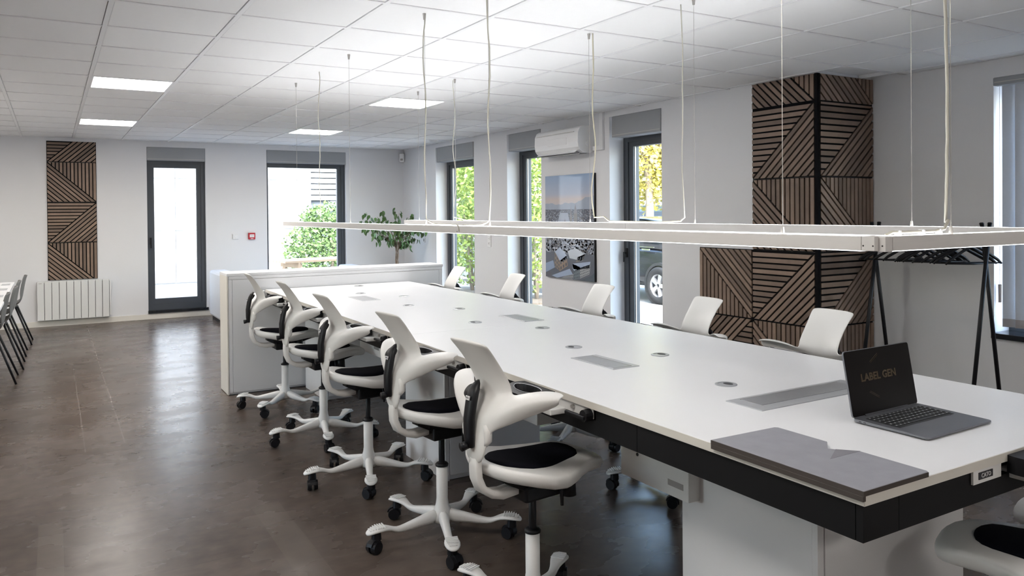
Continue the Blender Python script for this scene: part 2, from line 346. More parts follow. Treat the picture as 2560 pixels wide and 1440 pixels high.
# ---------------------------------------------------------------- windows
def win_local(name, w, z0, z1, depth, fl, fr_, ft, fb, boxh, box_x=(0, 0), sill=None, boxd=.10, handle=None, box_r=0.):
    """window in local frame (x across, y into wall, z up); origin at left jamb on inner face"""
    root = struct(bpy.data.objects.new(name, None)); COL.objects.link(root)
    f = MB(); d0, d1 = depth, depth+.07; zt = z1-boxh
    f.box(0, fl*.5, d0, d1, z0, zt); f.box(w-fr_*.5, w, d0, d1, z0, zt); f.box(fl*.5, w-fr_*.5, d0, d1, z0, z0+fb*.5); f.box(fl*.5, w-fr_*.5, d0, d1, zt-ft*.5, zt)
    f.obj('window_frame', 'anthracite', root)
    s = MB(); a, b = d0+.012, d1+.02
    s.box(fl*.5, fl, a, b, z0+fb*.5, zt-ft*.5); s.box(w-fr_, w-fr_*.5, a, b, z0+fb*.5, zt-ft*.5); s.box(fl, w-fr_, a, b, z0+fb*.5, z0+fb); s.box(fl, w-fr_, a, b, zt-ft, zt-ft*.5)
    s.obj('sash', 'anthracite', root)
    B(fl-.005, w-fr_+.005, d0+.04, d0+.046, z0+fb-.005, zt-ft+.005).obj('pane', 'window_glass', root)
    g = MB()
    for x in (fl, w-fr_-.006): g.box(x, x+.006, d0+.03, d0+.04, z0+fb, zt-ft)
    g.obj('glazing_bead', 'steel', root)
    bx = CB(box_x[0], w-box_x[1], -.012, boxd, zt-.01, z1, .008).obj('shutter_box', 'shutter', root)
    CB(box_x[0]+.004, w-box_x[1]-.004, boxd, depth+.02, zt-.004, z1, .003).obj('shutter_lid', 'shutter', root)
    B(box_x[0]+.01, w-box_x[1]-.01, -.014, -.010, zt+.012, zt+.017).obj('shutter_seam', 'steel', bx)
    if sill: CB(-.005, w+.02, -.035, depth, z0-.035, z0+.004, .003).obj('window_sill', sill, root)
    if handle:
        h = MB().cbox(handle[0]-.014, handle[0]+.014, d0-.012, d0+.01, handle[1]-.05, handle[1]+.05, .004); h.cbox(handle[0]-.011, handle[0]+.011, d0-.05, d0-.036, handle[1]-.10, handle[1]+.01, .005); h.cyl((handle[0], d0-.045, handle[1]), (handle[0], d0, handle[1]), .009)
        h.obj('window_handle', 'black_plastic', root)
    return root
R90 = -PI/2
w = win_local('window_1', .79, .12, 2.475, .05, .095, .115, .11, .165, .185, (0, 0), 'sill_black', handle=(.045, 1.12)); w.location = (1.185, YB, 0)
w = win_local('window_2', 1.26, .12, 2.485, .06, .035, .12, .075, .16, .19, (0, 0), 'sill_black'); w.location = (2.865, YB, 0)
# right wall: local x runs from the far jamb towards the camera
for k, (a, b, z0, z1) in enumerate(H_RIGHT):
    w = win_local('window_%d' % (k+3), b-a, z0, z1, .19, .15, .15, .10, .13, .215, (.055, 0), 'white_lam', boxd=.14, handle=(.05, 1.05) if k == 2 else None)
    w.location = (XW, b, 0); w.rotation_euler = (0, 0, R90)
w = win_local('window_6', 1.48, .60, 2.43, .2, .06, .06, .06, .08, .05, (0, 0), 'sill_black', boxd=.05); w.location = (XW2, 3.03, 0); w.rotation_euler = (0, 0, R90)
# ---------------------------------------------------------------- wood acoustic panels
def clip(poly, a, b, c):
    """keep a*x+b*y<=c"""
    out = []
    for i in range(len(poly)):
        p, q = poly[i], poly[(i+1) % len(poly)]; dp, dq = a*p[0]+b*p[1]-c, a*q[0]+b*q[1]-c
        if dp <= 0: out.append(p)
        if dp*dq < 0: t = dp/(dp-dq); out.append((p[0]+(q[0]-p[0])*t, p[1]+(q[1]-p[1])*t))
    return out
def strips(tri, dirx, dirz, pitch, wid, off, w, v0, v1):
    """slats parallel to (dirx,dirz) inside convex polygon tri"""
    n = math.hypot(dirx, dirz); nx, nz = -dirz/n, dirx/n; ds = [nx*x+nz*z for x, z in tri]; lo, hi = min(ds), max(ds); res = []; k = 0
    d = lo+off
    while d < hi-.004:
        p = clip(clip(tri, -nx, -nz, -d), nx, nz, min(d+wid, hi-.002)); p = clip(clip(p, 0, 1, v1) if p else p, 0, -1, -v0) if p else p
        if p and len(p) >= 3:
            ar = abs(sum(p[i][0]*p[(i+1) % len(p)][1]-p[(i+1) % len(p)][0]*p[i][1] for i in range(len(p))))/2
            if ar > .00012: res.append(p)
        d += pitch
    return res
def inset(poly, e):
    cx = sum(p[0] for p in poly)/len(poly); cz = sum(p[1] for p in poly)/len(poly); out = poly
    for i in range(len(poly)):
        p, q = poly[i], poly[(i+1) % len(poly)]; nx, nz = q[1]-p[1], p[0]-q[0]; L_ = math.hypot(nx, nz); nx /= L_; nz /= L_
        c = nx*p[0]+nz*p[1]
        if nx*cx+nz*cz > c: nx, nz, c = -nx, -nz, -c
        out = clip(out, nx, nz, c-e)
    return out
def acoustic_panel(w, h, kind, label, loc, rotz, v0=0., v1=None, group='slatted wood acoustic panels'):
    v1 = h if v1 is None else v1
    t = thing('acoustic_panel', label, 'wall panel', loc, rotz, group)
    B(0, w, -.010, 0, v0, v1).obj('felt_backing', 'felt', t)
    e = .006; pitch, wid = w/13.3, w/13.3*.70
    UL, UR, LL, LR = (0, h), (w, h), (0, 0), (w, 0)
    if kind == 'A': T = [([UL, UR, LL], 1, 0), ([UR, LR, LL], w, h)]
    elif kind == 'B': T = [([UL, UR, LR], 0, 1), ([UL, LR, LL], w, -h)]
    elif kind == 'C': T = [([UL, LR, LL], 0, 1), ([UL, UR, LR], w, -h)]
    else: T = [([UR, LR, LL], 1, 0), ([UL, UR, LL], w, h)]
    for tri, dx, dz in T:
        for p in strips(inset(tri, e), dx, dz, pitch, wid, .001, w, v0+.003, v1-.003):
            MB().prism(p, -.024, -.009).obj('slat', 'wood_slat', t)
    return t
PH, PZ = .59, [-.02, .572, 1.164, 1.756, 2.345]
rowname = ['bottom', 'lower', 'middle', 'upper', 'top cut-down']
for r in range(5):
    k = 'AB'[r % 2 == 0]; v1 = CEIL-PZ[r]-.004 if r == 4 else PH; v0 = .03 if r == 0 else 0
    acoustic_panel(.63, PH, k, '%s slatted wood panel on the long-wall face of the corner' % rowname[r], (XW, YC+.632, PZ[r]), R90, v0, v1)
    acoustic_panel(.665, PH, k, '%s slatted wood panel on the corner face towards the coat rack' % rowname[r], (XW+.014, YC, PZ[r]), 0, v0, v1)
acoustic_panel(.628, PH, 'D', 'bottom slatted wood panel left of the corner, beneath another', (XW, YC+1.264, PZ[0]), R90, .03)
acoustic_panel(.628, PH, 'C', 'slatted wood panel left of the corner topping the low step', (XW, YC+1.264, PZ[1]), R90)
tr = thing('corner_profile', 'black edge strip at the outer corner of the wood panels', 'edge strip', (XW, YC, 0)); tr['group'] = 'edge strips'
B(-.024, .010, -.024, .0, .01, CEIL-.004).obj('strip', 'felt', tr)
for k, (z0, z1, kd, nm) in enumerate(((2.227, 2.512, 'A', 'top cut-down'), (1.683, 2.225, 'B', 'second from the top'), (1.133, 1.681, 'A', 'third from the top'), (.625, 1.131, 'B', 'lowest, above the radiator,'))):
    z = z0 if k < 3 else .585
    acoustic_panel(.592, .546, kd, '%s slatted wood panel of the far-wall strip' % nm if k < 3 else 'lowest slatted wood panel of the far-wall strip, above the radiator', (-.045, YB, z), 0, z0-z, z1-z)
# ---------------------------------------------------------------- radiator
t = thing('radiator', 'white electric panel radiator under the wood strip on the far wall', 'radiator', (-.175, YB, .09))
B(.01, .85, -.045, -.0, .01, .50).obj('back_body', 'gap', t)
el = CB(0, .0815, -.085, -.04, 0, .525, .006).mesh('element', 'radiator')
for k in range(10): inst(el, 'element', t, (k*.0862, 0, 0))
CB(.862, .882, -.08, -.01, .02, .50, .004).obj('side_control', 'radiator', t)
B(.018, .055, -.0862, -.0848, .497, .503).obj('maker_mark', 'ink_grey', t)
# ---------------------------------------------------------------- small wall devices
t = thing('thermostat', 'small white square thermostat on the far wall', 'thermostat', (2.39, YB, 1.163))
CB(-.045, .045, -.018, 0, -.042, .042, .004).obj('plate', 'ac_white', t); MB().cyl((.012, -.024, 0), (.012, -.016, 0), .026, .028).obj('dial', 'label_white', t); B(-.04, -.034, -.0195, -.017, -.03, .03).obj('slot', 'ink_grey', t)
t = thing('fire_call_point', 'red fire alarm call point on the far wall', 'fire alarm', (2.627, YB, 1.163))
CB(-.05, .05, -.04, 0, -.05, .05, .004).obj('body', 'red', t); B(-.033, .033, -.0415, -.0395, -.018, .026).obj('window_plate', 'label_white', t)
for k in range(3): B(-.022+k*.017, -.012+k*.017, -.0425, -.041, -.002, .010).obj('mark', 'ink_grey', t)
B(-.02, .02, -.0415, -.0395, -.042, -.034).obj('legend', 'label_white', t)
t = thing('motion_sensor', 'white motion sensor high in the far corner', 'sensor', (5.10, YB-.03, 2.42), -.7)
CB(-.04, .04, -.045, 0, -.07, .07, .012).obj('body', 'ac_white', t); CB(-.022, .022, -.05, -.04, -.045, -.012, .006).obj('lens', 'ink_grey', t)
t = thing('light_switch', 'white double light switch on the pier between two right windows', 'switch', (XW, 9.256, 1.105), R90)
CB(-.045, .045, -.012, 0, -.08, .08, .004).obj('plate', 'ac_white', t)
for z in (-.035, .035): CB(-.024, .024, -.018, -.01, z-.026, z+.026, .003).obj('rocker', 'label_white', t); 
B(-.006, .006, -.0195, -.0175, -.045, -.02).obj('mark', 'ink_grey', t); B(-.014, .014, -.0195, -.0175, .03, .034).obj('mark', 'ink_grey', t)
t = thing('socket_plate', 'small white socket plate beside the far right window', 'socket', (XW, 11.41, 1.06), R90)
CB(-.04, .04, -.012, 0, -.04, .04, .004).obj('plate', 'ac_white', t); MB().cyl((0, -.0125, 0), (0, -.0115, 0), .024).obj('hole', 'ink_grey', t)
# ---------------------------------------------------------------- air conditioner
t = thing('air_conditioner', 'white wall-mounted air conditioner above the city picture', 'air conditioner', (XW, 7.735, 2.14), R90)
prof = [(0, .03), (0, .285), (-.02, .295), (-.17, .29), (-.205, .27), (-.228, .22), (-.232, .12), (-.222, .06), (-.20, .03), (-.165, .008), (-.14, 0), (-.04, .0)]
mb = MB(); n = len(prof); v = []
for x in (0, .87): v += [(x, y, z) for y, z in prof]
mb.add(v, [tuple(range(n)), tuple(range(2*n-1, n-1, -1))]+[(i, (i+1) % n, (i+1) % n+n, i+n) for i in range(n)])
mb.obj('body', 'ac_white', t, bevel=.006)
B(.06, .80, -.205, -.06, -.004, .012).obj('outlet', 'ac_dark', t)
for k in range(2):
    m = MB().cbox(.055, .805, -.030, .03, -.003, .003, .002); o = m.obj('louvre', 'ac_white', t); o.location = (0, -.205+k*.055, .018-k*.015); o.rotation_euler = (.55, 0, 0)
CB(.28, .66, -.2345, -.228, .10, .175, .003).obj('front_plate', 'label_white', t); B(.05, .80, -.2335, -.225, .226, .231).obj('trim_line', 'steel', t)
MB().cyl((.868, -.10, .10), (.878, -.10, .10), .028).obj('side_cap', 'ac_white', t)
t = thing('cable_trunking', 'white cable trunking beside the air conditioner', 'trunking', (XW, 6.72, 2.16), R90)
CB(-.03, .03, -.03, 0, 0, .40, .003).obj('riser', 'ac_white', t); CB(-.16, -.03, -.03, 0, 0, .05, .003).obj('branch', 'ac_white', t)
# ---------------------------------------------------------------- picture
t = thing('wall_picture', 'glossy picture of a snowy town with a cathedral on the right wall', 'picture', (XW, 7.818, .722), R90)
PW, PHH = .972, 1.197
CB(0, PW, -.030, 0, 0, PHH, .002).obj('panel_edge', 'black_metal', t)
V_, F_, C_ = [], [], []
def q(pts, col, lay=0):
    k = len(V_); V_.extend([(x, -.0303-lay*.00008, z) for x, z in pts]); F_.append(tuple(range(k, k+len(pts)))); C_.append(col)
rp = random.Random(3)
def cz(c, j=.0): f = 1+rp.uniform(-j, j); return (min(1, c[0]*f), min(1, c[1]*f), min(1, c[2]*f), 1)
sk = [(0, (.30, .38, .50)), (.12, (.50, .46, .46)), (.28, (.52, .45, .42)), (.45, (.38, .42, .52)), (1, (.26, .36, .52))]
for k in range(24):
    za, zb = .80+k*(PHH-.80)/24, .80+(k+1)*(PHH-.80)/24; tt = k/23
    for (a, ca), (b, cb) in zip(sk, sk[1:]):
        if a <= tt <= b: s_ = (tt-a)/(b-a); c = tuple(ca[i]+(cb[i]-ca[i])*s_ for i in range(3))
    q([(0, za), (PW, za), (PW, zb), (0, zb)], cz(c))
hx = [i*PW/24 for i in range(25)]; hz = [.865+.010*math.sin(i*.7)+.006*math.sin(i*1.9+1)+.09*max(0, (i-12)/12)**1.3 for i in range(25)]
for i in range(24): q([(hx[i], .74), (hx[i+1], .74), (hx[i+1], hz[i+1]), (hx[i], hz[i])], cz((.30, .34, .42), .02), 1)
q([(0, 0), (PW, 0), (PW, .80), (0, .80)], (.075, .085, .11, 1), 2)
for k in range(1700):      # snowy roofs and houses of the town
    z = rp.uniform(.30, .80); s_ = .008+(.82-z)*.075; x = rp.uniform(0, PW-s_)
    c = rp.choice([(.34, .38, .46), (.42, .45, .52), (.12, .12, .14), (.20, .18, .18), (.28, .32, .40)])
    q([(x, z), (x+s_*.8, z-s_*.2), (min(PW, x+s_), min(.8, z+s_*.25)), (x+s_*.2, min(.8, z+s_*.5))], cz(c, .2), 3+k % 3)
def cathedral(x, z):
    q([(x-.20, z-.10), (x+.16, z-.10), (x+.16, z+.10), (x-.20, z+.10)], (.16, .145, .13, 1), 7)
    q([(x-.22, z+.08), (x+.04, z+.08), (x+.0, z+.20), (x-.16, z+.20)], (.33, .37, .45, 1), 8)
    for dx, w_, h_ in ((.06, .045, .15), (-.06, .03, .09), (.15, .07, .19), (.22, .03, .07)):
        q([(x+dx-w_/2, z-.08), (x+dx+w_/2, z-.08), (x+dx+w_/2, z+h_), (x+dx-w_/2, z+h_)], cz((.19, .175, .165), .1), 9)
        q([(x+dx-w_/2, z+h_), (x+dx+w_/2, z+h_), (x+dx, z+h_+w_*1.6)], (.20, .19, .20, 1), 9)
    q([(x+.050, z+.17), (x+.070, z+.17), (x+.061, z+.30)], (.22, .2, .2, 1), 10)
    for k in range(9): q([(x-.19+k*.038, z-.09), (x-.175+k*.038, z-.09), (x-.175+k*.038, z+.05), (x-.182+k*.038, z+.075), (x-.19+k*.038, z+.05)], (.07, .065, .065, 1), 10)
cathedral(.47, .56)
def house(roof, wall, rc, wc, nx=0, nz=0):
    q(roof, rc, 12); q(wall, wc, 12)
    if nx:
        a, b, c, d = [Vector((p[0], 0, p[1])) for p in wall]
        for i in range(nx):
            for j in range(nz):
                u0, u1 = (i+.25)/nx, (i+.7)/nx; v0, v1 = (j+.2)/nz, (j+.75)/nz
                f = lambda u, v_: (a.lerp(b, u).lerp(d.lerp(c, u), v_)); P_ = [f(u0, v0), f(u1, v0), f(u1, v1), f(u0, v1)]
                q([(p.x, p.z) for p in P_], (.05, .06, .08, 1), 13)
house([(.20, .30), (.30, .20), (.44, .27), (.30, .36)], [(.18, .13), (.30, .08), (.30, .20), (.20, .30)], (.36, .43, .56, 1), (.20, .15, .11, 1), 3, 3)
house([(.30, .20), (.44, .27), (.46, .24), (.34, .19)], [(.30, .08), (.46, .15), (.44, .27), (.30, .20)], (.36, .43, .56, 1), (.24, .17, .12, 1), 3, 2)
house([(0, .16), (.16, .20), (.20, .12), (0, .05)], [(0, .0), (.12, .0), (.12, .06), (0, .05)], (.22, .29, .42, 1), (.08, .08, .10, 1))
house([(.13, .02), (.50, .12), (.56, .06), (.24, .0)], [(.32, .0), (.56, .0), (.58, .065), (.40, .03)], (.30, .37, .51, 1), (.26, .27, .28, 1), 8, 2)
house([(.55, .18), (.90, .22), (.88, .15), (.58, .10)], [(.70, .02), (.88, .08), (.90, .19), (.70, .14)], (.31, .38, .51, 1), (.30, .31, .32, 1), 7, 4)
house([(.55, .18), (.70, .15), (.70, .12), (.56, .12)], [(.58, .0), (.70, .02), (.70, .14), (.58, .10)], (.31, .38, .51, 1), (.12, .15, .17, 1), 4, 3)
house([(.46, .32), (.62, .36), (.80, .30), (.74, .22), (.50, .24)], [(.62, .20), (.76, .23), (.80, .30), (.66, .26)], (.45, .49, .55, 1), (.16, .14, .12, 1), 3, 1)
q([(.70, .0), (PW, .0), (PW, .10), (.90, .06)], (.05, .07, .09, 1), 14)
me = bpy.data.meshes.new('print'); me.from_pydata(V_, [], F_); me.materials.append(MATS['print'])
at = me.color_attributes.new('ink', 'FLOAT_COLOR', 'CORNER'); i = 0
for p, c in zip(me.polygons, C_):
    for li in p.loop_indices: at.data[li].color = (c[0], c[1], c[2], 1)
o = bpy.data.objects.new('print', me); COL.objects.link(o); o.parent = t
# ---------------------------------------------------------------- partition, sofa
t = thing('partition_wall', 'low white panel partition closing the far end of the workbench', 'partition', (1.244, 6.706, 0))
PL = 1.96
B(.0, PL, .012, .30, .004, .985).obj('core', 'white_lam', t)
CB(-.006, PL+.006, -.002, .305, .985, 1.0076, .002).obj('top_board', 'white_lam', t)
CB(-.006, .006, -.002, .305, .004, .985, .002).obj('end_board', 'white_edge', t)
for a, b in ((.008, .036), (.038, PL-.040), (PL-.038, PL-.004)): CB(a, b, 0, .013, .02, .955, .0008).obj('front_panel', 'white_lam', t)
CB(.008, PL-.004, .0, .013, .958, .984, .0015).obj('top_rail', 'white_lam', t)
B(.01, PL, .006, .295, 0, .006).obj('plinth', 'gap', t)
t = thing('sofa', 'white rounded sofa half hidden behind the low partition', 'sofa', (1.95, 10.9, 0))
CB(0, .24, 0, .95, .05, .70, .035).obj('arm', 'sofa', t); CB(1.9, 2.14, 0, .95, .05, .70, .035).obj('arm', 'sofa', t)
CB(.22, 1.92, 0, .25, .05, .68, .04).obj('backrest', 'sofa', t); CB(.24, 1.9, .22, .93, .08, .44, .04).obj('seat', 'sofa', t); B(.03, 2.11, .04, .9, 0, .06).obj('plinth', 'black_plastic', t)
# ---------------------------------------------------------------- workbench
T, XL, XR, YN, YF = .8624, 1.548, 2.851, 1.083, 6.700
tb = thing('workbench', 'very long white shared workbench on cabinet legs with black apron', 'table', (0, 0, 0))
for a, b in ((YN, 3.763), (3.765, YF)):
    CB(XL, XR, a, b, T-.026, T, .0012).obj('tabletop', 'white_lam', tb)
    e = MB(); e.box(XL-.0012, XL, a, b, T-.0245, T-.0012); e.box(XR, XR+.0012, a, b, T-.0245, T-.0012)
    e.obj('edge_band', 'white_edge', tb)
B(XL, XR, YN-.0012, YN, T-.0245, T-.0012).obj('edge_band', 'white_edge', tb)
AZ0, AZ1 = .748, .834
seatsY = [2.42, 3.35, 4.27, 5.20, 6.22]
def apron_side(x0, x1):
    ys = [YN+.031, 1.878, 3.76, 5.0, YF-.01]
    for a, b in zip(ys, ys[1:]):
        m = MB(); m.box(x0, x1, a+.001, b-.001, AZ0, AZ1-.036)
        cur = a+.001
        for s in seatsY:
            lo, hi = s-.33, s+.12
            if hi <= a or lo >= b: continue
            if lo > cur: m.box(x0, x1, cur, min(lo, b-.001), AZ1-.036, AZ1)
            cur = max(cur, hi)
        if cur < b-.001: m.box(x0, x1, cur, b-.001, AZ1-.036, AZ1)
        m.obj('apron', 'apron', tb)
apron_side(1.560, 1.578); apron_side(2.821, 2.839)
m = MB().box(1.560, 1.692, YN+.012, YN+.030, AZ0, AZ1); m.obj('apron', 'apron', tb)
m = MB().box(1.694, 2.839, YN+.012, YN+.030, AZ0, AZ1-.036); m.box(1.694, 2.0, YN+.012, YN+.030, AZ1-.036, AZ1); m.box(2.42, 2.839, YN+.012, YN+.030, AZ1-.036, AZ1); m.obj('apron', 'apron', tb)
B(1.59, 2.81, YN+.05, YF-.05, AZ0+.01, T-.03).obj('under_frame', 'apron', tb)
def leg_cabinet(x0, x1, y0, y1):
    c = CB(x0, x1, y0+.02, y1, .0, AZ0+.008, .002).obj('leg_cabinet', 'white_lam', tb)
    CB(x0+.03, x1-.004, y0, y0+.018, .03, AZ0-.02, .002).obj('door', 'white_lam', c); B(x0, x0+.026, y0+.002, y0+.02, .0, AZ0).obj('stile', 'white_lam', c)
    return c
leg_cabinet(1.85, 2.58, 1.44, 1.99); leg_cabinet(1.87, 2.50, 3.90, 4.46); leg_cabinet(1.87, 2.50, 6.10, 6.66)
def power_box(x0, x1, y0, y1, z0, socket, marks):
    c = CB(x0, x1, y0, y1, z0, AZ0+.01, .003).obj('power_box', 'white_metal', tb)
    if socket: CB(x0+.07, x0+.135, y0-.012, y0+.002, z0+.09, z0+.155, .006).obj('socket', 'black_plastic', c)
    for (a, b, zz0, zz1, mt) in marks: B(x0-.0012, x0+.001, a, b, zz0, zz1).obj('label', mt, c)
    return c
pb = power_box(1.80, 1.99, 1.905, 2.26, .53, False, [(1.93, 2.005, .565, .585, 'ink_grey')])
for k in range(6): B(1.799, 1.801, 2.17, 2.235, .655+k*.008, .6575+k*.008).obj('vent', 'ink_grey', pb)
MB().cyl((1.798, 2.165, .625), (1.801, 2.165, .625), .006).obj('screw', 'ink', pb)
pb = power_box(1.86, 2.2, 2.93, 3.35, .54, True, [(2.96, 3.05, .585, .61, 'ink_grey')])
MB().cyl((1.858, 3.27, .63), (1.861, 3.27, .63), .007).obj('screw', 'ink', pb)
power_box(1.86, 2.2, 4.85, 5.25, .54, True, [(4.88, 4.97, .585, .61, 'ink_grey')])
# cable grommets
def ring(r0, r1, z0, z1, n=28):
    m = MB(); v = []; 
    for r, z in ((r1, z0), (r1, z1-.001), (r1-.003, z1), (r0, z1), (r0, z0)): v.append([(r*math.cos(2*PI*k/n), r*math.sin(2*PI*k/n), z) for k in range(n)])
    return m.loft(v, cap=False)
g_ring = ring(.030, .040, -.004, .0035).mesh('grommet', 'alu'); g_lid = MB().lathe([(.0305, -.003), (.0305, .0015)], n=28).mesh('grommet_lid', 'alu_plate')
mm = MB(); mm.slab([(.014*math.cos(a)*1.0+.012, .020*math.sin(a)) for a in [2*PI*k/16 for k in range(16)]], .0016, .0022); g_hole = mm.mesh('grommet_hole', 'ink')
for k, (x, y, an) in enumerate([(2.306, 6.52, 0), (2.306, 5.51, 3.3), (2.306, 4.58, 1), (2.306, 3.57, 3.4), (2.306, 2.615, .3), (2.10, 5.90, 0), (2.10, 4.94, 2), (2.10, 3.968, 2.7), (2.10, 2.982, 2.6), (2.112, 2.038, .1)]):
    g = inst(g_ring, 'grommet', tb, (x, y, T), (0, 0, an)); inst(g_lid, 'grommet_lid', g); inst(g_hole, 'grommet_hole', g)
def flap(x0, x1, y0, y1, longx=False):
    c = CB(x0, x1, y0, y1, T-.01, T+.003, .0015).obj('cable_flap', 'alu_plate', tb)
    if longx: CB(x0+.05, x1-.05, y0+.045, y1-.02, T+.0028, T+.0042, .0005).obj('lid', 'alu', c); B(x0+.048, x1-.048, y1-.020, y1-.0185, T+.0028, T+.0046).obj('hinge', 'ink_grey', c)
    else: CB(x0+.012, x1-.035, y0+.012, y1-.012, T+.0028, T+.0042, .0005).obj('lid', 'alu', c); B(x1-.034, x1-.032, y0+.012, y1-.012, T+.0028, T+.0046).obj('hinge', 'ink_grey', c)
flap(1.93, 2.07, 5.38, 5.70); flap(2.345, 2.482, 3.82, 4.125); flap(1.93, 2.068, 2.47, 2.765); flap(1.925, 2.52, 1.705, 1.86, True)
# desk-edge trays, brackets and levers
def tray_parts():
    """local: edge line at x=0, tray sticks out to -x, runs along y"""
    m = MB(); n = 20; zt, zb = .0, -.048
    X0, X1, Y0, Y1 = -.105, 0, -.11, .11
    ov = [(-.052+.030*math.cos(a), .082*math.sin(a)) for a in [2*PI*k/n for k in range(n)]]
    sq = []
    for (x, y) in ov:
        dx, dy = x+.052, y; s_ = min((.0525/abs(dx)) if abs(dx) > 1e-6 else 9, (.11/abs(dy)) if abs(dy) > 1e-6 else 9); sq.append((-.052+dx*s_, dy*s_))
    zt2 = lambda x: -.002-.030*max(0, (-x-.05)/.055)*.5
    v = [(x, y, zt2(x)) for x, y in ov]+[(x, y, zt2(x)) for x, y in sq]+[(x, y, zb) for x, y in sq]+[(x*.8-.01, y*.8, -.028) for x, y in ov]
    f = [(k, (k+1) % n, (k+1) % n+n, k+n) for k in range(n)]+[(k+n, (k+1) % n+n, (k+1) % n+2*n, k+2*n) for k in range(n)]+[(k+3*n, (k+1) % n+3*n, (k+1) % n, k) for k in range(n)]+[tuple(range(2*n, 3*n)), tuple(range(4*n-1, 3*n-1, -1))]
    tm = m.add(v, f).mesh('tray', 'black_plastic')
    bm_ = CB(-.055, .04, -.155, .07, -.072, -.050, .004).mesh('bracket', 'white_metal'); pl = CB(.008, .012, -.32, -.02, -.055, -.020, .001).mesh('bracket_plate', 'white_metal')
    lv = MB(); lv.cyl((.008, -.30, -.045), (-.02, -.30, -.045), .022, .02); lv.cbox(-.028, -.014, -.31, -.20, -.058, -.044, .004); lm = lv.mesh('lever', 'black_plastic')
    return tm, bm_, pl, lm
TM, BMm, PLm, LMm = tray_parts()
bolt_me = MB().cyl((.006, -.21, -.034), (-.004, -.21, -.034), .007).mesh('bolt', 'steel')
rim_me = MB().tube([(-.052+.031*math.cos(a), .083*math.sin(a), -.0015-.015*max(0, (.002-.031*math.cos(a))/.055)) for a in [2*PI*k/24 for k in range(25)]], .0012, 5).mesh('rim', 'alu')
def tray_at(loc, rotz):
    a = inst(TM, 'tray', tb, loc, (0, 0, rotz)); inst(rim_me, 'rim', a); inst(BMm, 'bracket', tb, loc, (0, 0, rotz)); p_ = inst(PLm, 'bracket_plate', tb, loc, (0, 0, rotz)); inst(bolt_me, 'bolt', p_); inst(LMm, 'lever', tb, loc, (0, 0, rotz)); return p_
for s in seatsY: tray_at((XL, s, T-.006), 0)
for s in seatsY: tray_at((XR, s+.02, T-.006), PI)
pe = tray_at((2.245, YN, T-.006), PI/2)
# maker plate at the near end
o = B(-.032, .032, -.002, 0, -.009, .009).obj('maker_plate', 'ink', tb, loc=(2.045, YN+.004, T-.043)); text_obj('maker_text', 'CATO', .016, 'label_white', o, (0, -.0025, 0), (PI/2, 0, 0))
B(1.99, 2.12, YN+.004, YN+.010, T-.062, T-.027).obj('end_plate', 'white_metal', tb)
